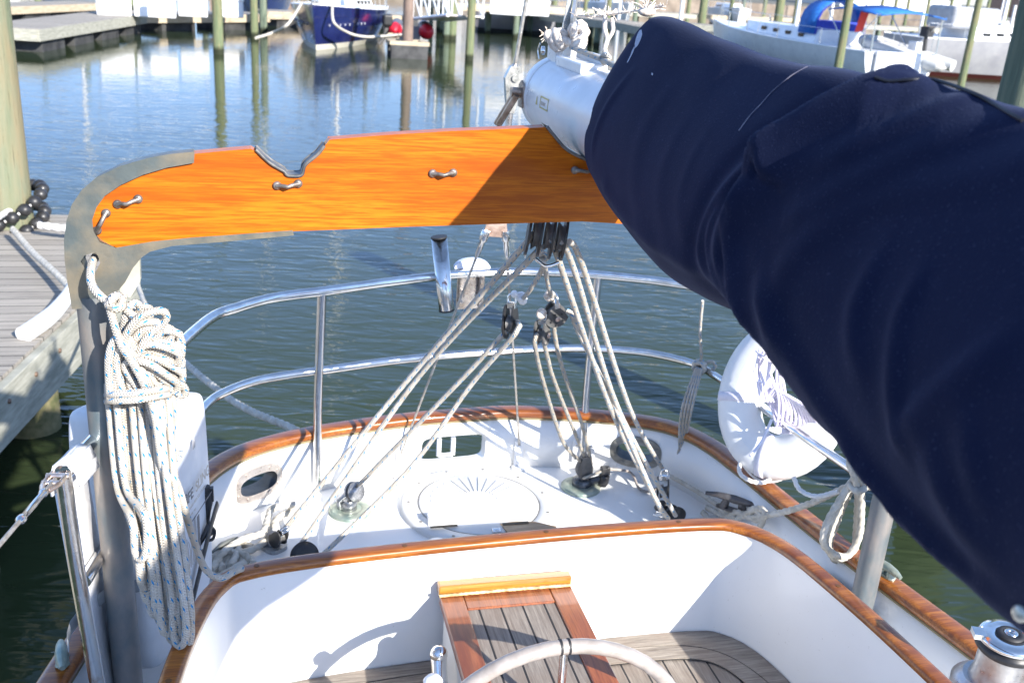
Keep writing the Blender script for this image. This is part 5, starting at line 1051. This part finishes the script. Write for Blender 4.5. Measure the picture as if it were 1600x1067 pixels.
dock([G(20, 40), G(172, 30)], 1.5, TOPA, 'floating_dock', 'pale tan floating dock farther behind at the upper left corner', FASCT, .25)
dock([G(420, 42), G(640, 47)], 1.6, TOPA, 'floating_dock', 'tan floating dock behind the blue hulled sailboat', FASCT, .30)
ZC = WZ + 1.45
pC0, pC1 = G(700, 58), G(905, 62)
dock([pC0, pC1], 2.4, ZC, 'timber_pier', 'high tan edged timber pier on pilings behind the backstay', FASCT, .30, False)
dock([G(842, 60), G(960, 78), G(1010, 92)], 2.2, WZ + 1.15, 'timber_pier', 'dark grey low pier on black pilings behind the boom end', FASC, .32, False)
dock([G(1040, 62), G(1240, 78)], 2.0, WZ + .9, 'timber_pier', 'grey timber pier running behind the navy cover towards the white sailboat', FASC, .3, False)
# dock boxes
def dock_box(px, py, w, d, h, lab, z=TOPA, m=WHITEP, dist=None):
    p = Z(px, py, z); t = thing('dock_box', lab, 'dock box', p, 'white dock boxes on the docks'); vd = Vec(p.x - CU, p.y, 0).normalized(); sd = Vec(vd.y, -vd.x, 0); M = Matrix((sd, vd, Vec(0, 0, 1))).transposed()
    b = B(); b.box(p + Vec(0, 0, h * .40) + vd * d / 2, (w, d, h * .8), M); b.build('box_body', m, t, .04); b = B(); b.box(p + Vec(0, 0, h * .9) + vd * d / 2, (w * 1.06, d * 1.06, h * .2), M); b.build('lid', m, t, .05); return t
dock_box(179, 25, 1.1, .7, .72, 'white dock box at the far left beside the dock corner', m=WHITEP)
dock_box(243, 28, 1.35, .7, .72, 'widest white dock box left of the green piling')
dock_box(302, 27, 1.0, .7, .72, 'white dock box just left of the nearest green piling')
dock_box(360, 28, .95, .7, .70, 'white dock box just right of the nearest green piling')
dock_box(787, 24, 1.0, .7, .62, 'white dock box left on the high pier next to a cooler', ZC); dock_box(805, 25, .8, .6, .60, 'white dock box touching the backstay wire in the view', ZC); dock_box(838, 26, .9, .6, .55, 'white dock box on the high pier right of the backstay', ZC)
# far pilings
GP = 'timber mooring pilings standing in the harbour'
def zat(px, py, p): return V(px, py, p.y).z
for (px, py, d, top, lab, m) in ((342, 85, .33, 2.6, 'green piling standing nearest in the open water left of the blue boat', PILE), (398, 60, .30, 2.6, 'green piling just left of the blue hulled sailboat', PILE), (412, 52, .32, 2.4, 'brown steel piling close beside the green one by the blue boat', PILE2),
                                 (733, 95, .30, 2.6, 'pale green piling alone in open water left of the backstay', PILE), (706, 62, .40, 1.6, 'stout green piling at the corner of the high pier', PILE), (697, 62, .30, 1.6, 'thinner dark piling touching the stout one at the pier corner', PILE2), (572, 40, .25, 2.2, 'thin yellowish piling right of the blue boat', PILE), (685, 50, .25, 2.2, 'thin tan piling left of the pier corner', PILE), (673, 48, .22, 2.0, 'thin dark piling behind the white gangway', PILE2),
                                 (863, 50, .34, 2.2, 'sunlit piling just left of the boom end fitting', PILE), (948, 48, .32, 2.2, 'pale piling beside the dangling cord tail', PILE), (912, 45, .25, 2.2, 'thin green piling between boom fitting and cord tail', PILE), (1093, 62, .50, 2.8, 'thick green piling just right of the cover peak', PILE), (1210, 70, .55, 2.8, 'thick green piling behind the bow of the white sailboat', PILE), (1302, 150, .28, 2.8, 'green piling in front of the blue dodger', PILE), (1498, 150, .26, 2.8, 'yellow green piling with a metal bracket before the grey hull', PILE), (1560, 75, .34, 2.6, 'pale far piling between the yellow green one and the dark near one', PILE), (1440, 62, .3, 2.5, 'slim green piling behind the folded white sail', PILE), (1390, 60, .3, 2.4, 'slim green piling behind the blue bimini', PILE), (60, 12, .3, 1.8, 'thin piling at the upper left corner behind the docks', PILE), (130, 14, .3, 1.8, 'brownish piling behind the far left dock', PILE2), (208, 16, .3, 1.6, 'tan piling between two white dock boxes', PILE), (320, 20, .3, 1.6, 'dark piling between two white dock boxes near the green piling', PILE2)):
    piling(G(px, py), d / 2, top, lab, m, GP)
bp = G(636, 90); piling(bp, .19, 2.8, 'brown steel piling rising through the small float beside the dinghy', mottled('rusty_brown_pile', (.13, .10, .085), (.26, .18, .14), 4, (.6, .8), .1, 0, .1, (1, 1, .4)), None)
fl = thing('pile_float', 'small tan guide float with a square frame round the brown steel piling', 'float', (bp.x, bp.y, WZ))
b = B()
for (x, y, w, d) in ((0, -.45, 1.3, .25), (0, .45, 1.3, .25), (-.55, 0, .25, .7), (.55, 0, .25, .7)): b.box(bp + Vec(x, y, .48), (w, d, .12))
b.build('frame', FASCT, fl); 
for yy in (-.45, .45): b = B(); b.box(bp + Vec(0, yy, .2), (1.2, .24, .44)); b.build('float_block', FLOATM, fl)
# gangway
gw = thing('gangway', 'white aluminium gangway truss sloping down to the pier corner', 'gangway', (G(670, 40).x, G(670, 40).y, WZ)); b = B()
ga, gb_ = Z(645, 30, WZ + .9), Z(700, 24, WZ + 1.4); gd = (gb_ - ga); gn = Vec(-gd.y, gd.x, 0).normalized()
for s in (0, 1.2):
    b.tube([ga + gn * s, gb_ + gn * s], .06, 8); b.tube([ga + gn * s + Vec(0, 0, 1.0), gb_ + gn * s + Vec(0, 0, 1.0)], .045, 8)
    for k in range(5): b.tube([ga.lerp(gb_, k / 4) + gn * s, ga.lerp(gb_, k / 4) + gn * s + Vec(0, 0, 1.0)], .035, 6); 
    for k in range(4): b.tube([ga.lerp(gb_, k / 4) + gn * s + Vec(0, 0, 1.0), ga.lerp(gb_, (k + 1) / 4) + gn * s], .03, 6)
b.build('truss', WHITEP, gw); b = B(); M = Matrix((gd.normalized(), gn, gd.normalized().cross(gn))).transposed(); b.box((ga + gb_) / 2 + gn * .6, (gd.length, 1.1, .05), M); b.build('walkway', STEELR, gw)

# ================================================================ FAR BOATS
BLUEH = mottled('navy_topsides', (.008, .012, .07), (.014, .02, .10), 2, (.12, .25), 0, .5); WHH = mottled('white_topsides', (.66, .66, .66), (.76, .76, .75), 2, (.25, .4), 0, .3, 0); GRH = mottled('grey_white_topsides', (.25, .25, .27), (.32, .32, .33), 2, (.3, .4), 0, .3, 0)
CREAM = mat('cream_stripe', (.55, .52, .44), .4); DKR = mat('dark_red_stripe', (.06, .012, .012), .5); GLS = mat('dark_window', (.01, .012, .016), .08); BLUEC = mottled('bright_blue_canvas', (.010, .10, .38), (.02, .17, .52), 6, (.6, .8)); BLUED = mottled('deep_blue_canvas', (.012, .03, .30), (.02, .05, .40), 6, (.6, .8))
def boat(name, lab, bow, stern, beam, fb, hullm, bootm, decor=()):
    fw_ = Vec(bow.x - stern.x, bow.y - stern.y, 0); Ln = fw_.length; fw_.normalize(); sd = Vec(fw_.y, -fw_.x, 0); o = Vec(stern.x, stern.y, WZ)
    X = lambda x, y, z: o + fw_ * x + sd * y + Vec(0, 0, z)
    t = thing(name, lab, 'sailboat', o); n = 22; hb = lambda s: beam / 2 * (1 - max(0, (s - .42) / .58) ** 2.0) ** 1.0 * (.80 + .20 * min(1, s / .4)); sh = lambda s: fb * (1 + .28 * s * s)
    def surf(levels, m, nm):
        b = B(); vs = []
        for i in range(n + 1):
            s = i / n
            for (f, z) in levels: zz = z if isinstance(z, float) else sh(s) * z[0]; rake = .55 * (zz / fb) * s ** 3; vs.append(X(s * Ln + rake, hb(s) * f, zz))
        k = len(levels); fs = [(i * k + j, (i + 1) * k + j, (i + 1) * k + j + 1, i * k + j + 1) for i in range(n) for j in range(k - 1)]; vs2 = [v - 2 * sd * ((v - o).dot(sd)) for v in vs]
        b.add(vs, fs); b.add(vs2, [f[::-1] for f in fs]); 
        b.add([*vs[:k], *vs2[:k]], [(j, j + 1, k + j + 1, k + j) for j in range(k - 1)], False); return b.build(nm, m, t)
    surf([(.78, .18), (.90, (.45,)), (.97, (.75,)), (1.0, (1.0,))], hullm, 'topsides'); surf([(.60, -.25), (.78, .18)], bootm, 'boot_stripe')
    b = B(); A_ = [X(i / n * Ln + .5 * (i / n) ** 3, hb(i / n) * .99, sh(i / n) * 1.0 + .005) for i in range(n + 1)]; C_ = [X(i / n * Ln + .5 * (i / n) ** 3, -hb(i / n) * .99, sh(i / n) + .005) for i in range(n + 1)]; b.strip(A_, C_, False); b.tube(A_[::3] + [A_[-1]], .03, 6); b.tube(C_[::3] + [C_[-1]], .03, 6); b.build('deck', WHITEP, t)
    b = B(); cp = [(.28, .62), (.60, .52), (.78, .18), (.78, -.18), (.60, -.52), (.28, -.62)]; lo = [X(a * Ln, c * beam / 2, sh(a)) for a, c in cp]; hi_ = [X(a * Ln - .12 * (a > .7), c * beam / 2 * .84, sh(.5) + .42) for a, c in cp]
    b.strip(lo, hi_, False, True); b.add(hi_, [tuple(range(6))], False); b.build('cabin', WHITEP, t, .05)
    for sgn in (1, -1):
        for k in range(4):
            a = .36 + k * .075; c = .62 - (a - .28) / .32 * .10; p = X(a * Ln, sgn * beam / 2 * (c * .935), sh(a) + .20); b = B(); M = Matrix((fw_, sd, Vec(0, 0, 1))).transposed(); b.box(p, (.34, .09, .13), M); b.build('window', GLS, t)
    mx = .52; b = B(); b.tube([X(mx * Ln, 0, sh(mx)), X(mx * Ln, 0, fb + 12.5)], .075, 10); b.build('mast', WHH, t)
    b = B()
    for sgn in (1, -1): b.tube([X(mx * Ln, sgn * hb(mx) * .95, sh(mx)), X(mx * Ln, 0, fb + 12)], .012, 5)
    b.tube([X(Ln + .4, 0, sh(1)), X(mx * Ln, 0, fb + 12)], .012, 5); b.build('shrouds', WIRE, t)
    b = B(); rl_ = [X(Ln * a, s * hb(a) * .92, sh(a) + .55) for a, s in ((.80, 1), (.92, 1), (.995, 1), (.995, -1), (.92, -1), (.80, -1))]; b.tube(rl_, .016, 6)
    for q in rl_: b.tube([q, q - Vec(0, 0, .55)], .014, 6)
    b.build('pulpit', STEEL, t)
    b = B()
    for sgn in (1, -1):
        L__ = [X(Ln * a, sgn * hb(a) * .95, sh(a) + .58) for a in (.02, .2, .4, .6, .8)]; b.tube(L__, .008, 5)
        for q in L__: b.tube([q, q - Vec(0, 0, .58)], .014, 6)
    b.build('guard_rails', STEEL, t)
    return t, X, Ln, sh, hb
bow = G(494, 79); d_ = (bow - Vec(CU, 0, WZ)); d_.z = 0; d_.normalize(); d2 = Vec(d_.x * math.cos(.16) + d_.y * math.sin(.16), d_.y * math.cos(.16) - d_.x * math.sin(.16), 0)
t, X, Ln, sh, hb = boat('moored_sailboat', 'navy blue hulled sailboat with cream waterline lying bow on at the top left', bow, bow + d2 * 10.5, 3.5, 1.15, BLUEH, CREAM)
b = B(); 
for sgn in (1, -1):
    for k in range(9):
        if k in (1, 5): continue
        s = .93 - k * .028; b.box(X(s * Ln + .35 * s ** 3, sgn * (hb(s) * .955 + .01), .80), (.13, .02, .06), Matrix((( X(1, 0, 0) - X(0, 0, 0)), X(0, 1, 0) - X(0, 0, 0), Vec(0, 0, 1))).transposed())
b.build('hull_lettering', mat('silver_letters', (.5, .5, .55), .5), t)
b = B(); b.lathe([(.05, -.03), (.07, 0), (.05, .03)], X(.965 * Ln + .3, .1, .42), d_ * -1, 14, caps=False); b.build('bow_roundel', WHITEP, t)
b = B(); b.box(X(Ln + .15, 0, sh(1) + .05), (.5, .22, .10), Matrix((X(1, 0, 0) - X(0, 0, 0), X(0, 1, 0) - X(0, 0, 0), Vec(0, 0, 1))).transposed()); b.build('bow_roller', STEELR, t)
line([X(Ln - .2, -.5 if X(0, -1, 0).x < X(0, 1, 0).x else .5, sh(1)), Z(450, 38, WZ + .9), Z(425, 52, WZ + .55), Z(400, 60, WZ + .45)], .045, LAID, 'bow_line', 'thick bow line sagging left from the blue sailboat to the green piling', 'rope')
line([X(Ln - .2, .5 if X(0, -1, 0).x < X(0, 1, 0).x else -.5, sh(1)), Z(522, 36, WZ + .95), Z(545, 52, WZ + .6), Z(570, 58, WZ + .5), Z(600, 57, WZ + .5), Z(632, 54, WZ + .5)], .045, LAID, 'bow_line', 'thick bow line sagging right from the blue sailboat to the brown piling', 'rope')
# second boats at the left, far behind
bw = G(60, 22); boat('moored_sailboat', 'white sailboat far behind the docks in the upper left corner', G(150, 22), G(150, 22) + Vec(-3, 10, 0), 3.2, 1.1, WHH, CREAM)
boat('moored_sailboat', 'dark blue hulled boat partly hidden left of the bow on blue sailboat', G(418, 34), G(418, 34) + Vec(-.5, 9, 0), 3.2, 1.2, BLUEH, BLUEH)
t, X, Ln, sh, hb = boat('moored_sailboat', 'white hull showing under the high pier behind the backstay', G(892, 56), G(742, 47), 3.2, .95, GRH, FLOATM)
# right: white sloop with blue dodger and bimini, stern towards us
t, X, Ln, sh, hb = boat('moored_sailboat', 'white sloop with bright blue dodger and bimini at the top right', G(1118, 84), G(1398, 138), 3.7, 1.15, WHH, CREAM)
fwv = X(1, 0, 0) - X(0, 0, 0); sdv = X(0, 1, 0) - X(0, 0, 0); Mb = Matrix((fwv, sdv, Vec(0, 0, 1))).transposed()
def arch(b, x0, x1, hw, z0, zt, n=12, drop=0.0):
    A_ = [X(x0, math.cos(a) * hw, z0 + max(0, math.sin(a)) ** .6 * (zt - z0)) for a in [math.pi * k / n for k in range(n + 1)]]; C_ = [X(x1, math.cos(a) * hw * .95, z0 + max(0, math.sin(a)) ** .6 * (zt - drop - z0)) for a in [math.pi * k / n for k in range(n + 1)]]; b.strip(A_, C_)
b = B(); arch(b, 4.7, 3.7, 1.15, sh(.3) + .3, sh(.3) + 1.55); o = b.build('dodger', BLUEC, t); md = o.modifiers.new('t', 'SOLIDIFY'); md.thickness = .03
b = B(); arch(b, 3.65, 3.6, 1.12, sh(.3) + .3, sh(.3) + 1.50); b.box(X(4.2, 0, sh(.3) + .62), (.9, 2.0, .35), Mb); b.build('dodger_panel', BLUED, t)
b = B()
for i in range(3): pass
A_ = [X(2.7, y, 2.55 - .12 * (y / 1.3) ** 2) for y in np.linspace(-1.35, 1.35, 10)]; C_ = [X(1.4, y, 2.66 - .12 * (y / 1.3) ** 2) for y in np.linspace(-1.4, 1.4, 10)]; D_ = [X(-.3, y, 2.50 - .12 * (y / 1.3) ** 2) for y in np.linspace(-1.35, 1.35, 10)]; b.strip(A_, C_); b.strip(C_, D_); o = b.build('bimini', BLUEC, t); md = o.modifiers.new('t', 'SOLIDIFY'); md.thickness = .04
for y in (-1.35, 1.35):
    b = B()
    for x in (2.7, -.3): b.tube([X(1.3, y, sh(.1)), X(x, y, 2.42)], .02, 6)
    b.tube([X(-.1, y, sh(0)), X(-.1, y, 2.4)], .03, 6); b.build('bimini_frame', STEEL, t)
b = B(); b.tube([X(Ln * .50, 0, 3.0), X(Ln * .34, 0, 2.95), X(Ln * .12, 0, 3.0)], [.22, .24, .14], 12, flat=.8); b.build('boom_cover', BLUEC, t)
b = B(); b.box(X(.5, 1.3, sh(0) + .75), (.35, .3, .35), Mb); b.tube([X(.5, 1.3, sh(0) + .6), X(.45, 1.3, sh(0) + .1)], .07, 8); b.build('outboard_motor', BLACK, t)
b = B(); b.box(X(-.12, 0, .75), (.12, 2.2, .9), Mb); b.box(X(-.35, 0, .25), (.5, 2.0, .08), Mb); b.build('swim_step', WHITEP, t, .04)
q = V(1343, 33, G(1398, 138).y + 2); b = B(); b.prism([(-.12, -.4), (.18, -.35), (.32, .35), (-.0, .35)], q, Vec(1, 0, 0), Vec(0, 0, 1), .03); b.build('safety_flag', mat('red_flag', (.7, .06, .04), .7), t)
# grey inflatable slung behind it
ia, ib = V(1352, 66, 33.5), V(1466, 104, 31.0); dg_ = thing('inflatable_dinghy', 'pale grey inflatable dinghy slung level behind the white sloop', 'inflatable dinghy', (ia + ib) / 2)
d_ = (ib - ia); d_.z *= 1; dl = d_.length; d_.normalize(); up_i = Vec(0, 0, 1); sd_i = d_.cross(up_i).normalized()
b = B(); b.tube([ia + sd_i * 0, ia.lerp(ib, .3) - Vec(0, 0, .02), ib], [.18, .23, .235, .23, .20], 18); b.lathe([(.2, 0), (.15, .12), (.05, .22), (0, .23)], ib, d_, 18)
b.tube([ia + up_i * .0, ia - d_ * .22 - sd_i * .25, ia - d_ * .25 - sd_i * .7, ia - sd_i * 1.1, ib - sd_i * 1.15], .2, 16); b.build('tube', mottled('pale_grey_hypalon', (.50, .50, .48), (.62, .61, .58), 4), dg_)
b = B(); m = (ia + ib) / 2 - sd_i * .55 - up_i * .12; b.box(m, (dl * .9, 1.0, .05), Matrix((d_, sd_i, d_.cross(sd_i) * -1)).transposed()); b.build('floor', WHITEP, dg_); b = B(); b.box(m + up_i * .3 + d_ * .2, (.25, .5, .6)); b.build('seat_box', WHITEP, dg_, .03)
# grey white yacht right of it
t, X, Ln, sh, hb = boat('moored_sailboat', 'pale grey hulled yacht with dark red waterline at the top right edge', G(1680, 128), G(1400, 112), 4.0, 1.5, GRH, DKR)
b = B(); b.tube([X(1.2, 0, 3.9), X(Ln * .25, 0, 3.7), X(Ln * .50, 0, 4.2)], [.12, .34, .42, .40], 12, flat=.5); b.build('furled_sail', mottled('white_sailcloth', (.60, .60, .58), (.72, .71, .68), 5), t)
b = B(); M = Matrix((X(1, 0, 0) - X(0, 0, 0), X(0, 1, 0) - X(0, 0, 0), Vec(0, 0, 1))).transposed(); b.box(X(2.6, 0, 2.35), (2.2, 2.0, .9), M); b.build('sprayhood', mottled('grey_canvas', (.25, .26, .28), (.35, .36, .38), 5), t, .15)
# dinghy with red tube ends beside the brown piling
rd = G(640, 72); td = thing('red_tipped_dinghy', 'small grey dinghy with two red tube ends behind the brown steel piling', 'inflatable dinghy', rd); vd = Vec(rd.x - CU, rd.y, 0).normalized(); sd = Vec(vd.y, -vd.x, 0)
for s in (-.58, .62):
    b = B(); b.lathe([(0, -.42), (.15, -.36), (.27, -.15), (.29, .02)], rd + sd * s + Vec(0, 0, .55), vd, 18); b.build('tube_end', mat('red_hypalon', (.50, .012, .03), .45), td)
    b = B(); b.cyl(rd + sd * s + Vec(0, 0, .55) + vd * .02, rd + sd * s * .9 + vd * 2.4 + Vec(0, 0, .6), .285, .26, 18); b.build('side_tube', mottled('dark_grey_hypalon', (.10, .10, .12), (.16, .16, .18), 5), td)
b = B(); b.box(rd + Vec(0, 0, .45) + vd * .3, (.8, .06, .5)); b.build('transom', mottled('grey_transom', (.2, .2, .22), (.3, .3, .32), 5), td)
om = G(604, 74); to = thing('outboard_motor', 'black outboard motor tilted up on a stand left of the small grey dinghy', 'outboard motor', om); b = B(); b.box(om + Vec(0, 0, .95), (.34, .5, .42)); b.build('cowling', BLACK, to, .08); b = B(); b.tube([om + Vec(0, 0, .8), om + Vec(-.1, 0, .35), om + Vec(-.28, 0, .1)], [.10, .07, .06], 10); b.lathe([(.02, 0), (.14, .02), (.02, .05)], om + Vec(-.3, 0, .12), (-1, 0, -.4), 8); b.build('lower_leg', GREYP, to); b = B(); b.box(om + Vec(.25, .1, .45), (.6, .1, .1)); b.build('bracket', FASCT, to)

# ================================================================ SHORE BEYOND
shore = B(); sg = [(-60, 88), (20, 96), (60, 104), (140, 96), (300, 60)]
Zs = WZ + 1.5
top = [Vec(x, y, Zs) for x, y in sg]; shore.strip(top, [Vec(x, 390, Zs + 1) for x, y in sg], False); struct(shore, 'shore_ground', mottled('dusty_ground', (.09, .09, .07), (.17, .16, .13), .4, (.8, .95)))
b = B(); b.strip(top, [Vec(p.x, p.y, WZ - 1) for p in top], False); o = b.build('seawall', mottled('seawall_stone', (.14, .11, .085), (.26, .21, .165), .8, (.8, .9))); tag(o, 'long tan seawall along the far shore under the buildings', 'seawall')
rnd = random.Random(5)
WALLS = [mottled('far_wall_' + n_, c, tuple(k * 1.15 for k in c), 1.5, (.7, .9)) for n_, c in (('tan', (.42, .34, .26)), ('white', (.62, .62, .60)), ('brick', (.30, .19, .14)), ('grey', (.34, .34, .34)))]
for i in range(9):
    x = -52 + i * 26 + rnd.uniform(-4, 4); y = 118 + rnd.uniform(0, 12) - (max(0, x - 90)) * .12; w_, h_ = rnd.uniform(12, 19), rnd.uniform(4.5, 8); t = thing('waterfront_building', ('low tan waterfront building', 'white waterfront shed', 'brick waterfront warehouse', 'grey boat shed')[i % 4] + ' number %s from the left beyond the seawall' % ('one two three four five six seven eight nine'.split()[i]), 'building', (x, y, Zs))
    b = B(); b.box((x, y + 5, Zs + h_ / 2 + .1), (w_, 10, h_)); b.build('wall', WALLS[i % 4], t); b = B(); b.prism([(-w_ / 2 - .4, 0), (w_ / 2 + .4, 0), (0, 2.2)], (x, y + 10.3, Zs + h_ + .1), Vec(1, 0, 0), Vec(0, 0, 1), 10.6); b.build('roof', WALLS[3], t)
    for k in range(4): b = B(); b.box((x - w_ / 2 + w_ * (k + .5) / 4, y - .02, Zs + h_ * .5), (1.4, .1, 1.6)); b.build('window', GLS, t)
# slips and posts far away on the right
rnd = random.Random(12)
for i in range(26):
    px = 890 + i * 27 + rnd.uniform(-9, 9); py = 34 + (px - 890) * .035 + rnd.uniform(-6, 14)
    if abs(px - 1093) < 16 or abs(px - 1210) < 16: continue
    white = rnd.random() < .3; p = G(px, py); piling(p, .13 if white else .17, rnd.uniform(1.3, 2.6), 'white sleeved slip post in the far rows at the upper right' if white else 'weathered slip piling in the far rows at the upper right', WHITEP if white else (PILE if rnd.random() < .7 else PILE2), 'white sleeved posts in the far slips' if white else 'slip pilings in the far rows', name='slip_post' if white else 'mooring_piling')
for k, (a_, c_, z_, lab) in enumerate(((( 900, 40), (1085, 47), 1.0, 'low grey pier farthest behind the cover peak'), ((1110, 44), (1260, 48), .9, 'low grey pier behind the thick green pilings'), ((1330, 62), (1600, 70), 1.0, 'low grey pier behind the pale grey yacht'))):
    dock([G(*a_), G(*c_)], 1.8, WZ + z_, 'timber_pier', lab, (FASC, FASCT, FASC)[k], .28, False)
for (p0_, hd, lab) in (((975, 44), (1, 12), 'white sailboat in a far slip just left of the cover peak'), ((1150, 46), (4, 12), 'white sailboat in a far slip between two thick green pilings'), ((1560, 66), (7, 10), 'white sailboat in a far slip at the right edge')):
    q_ = G(*p0_); boat('moored_sailboat', lab, q_, q_ + Vec(hd[0], hd[1], 0).normalized() * 10, 3.4, 1.2, WHH, FLOATM)
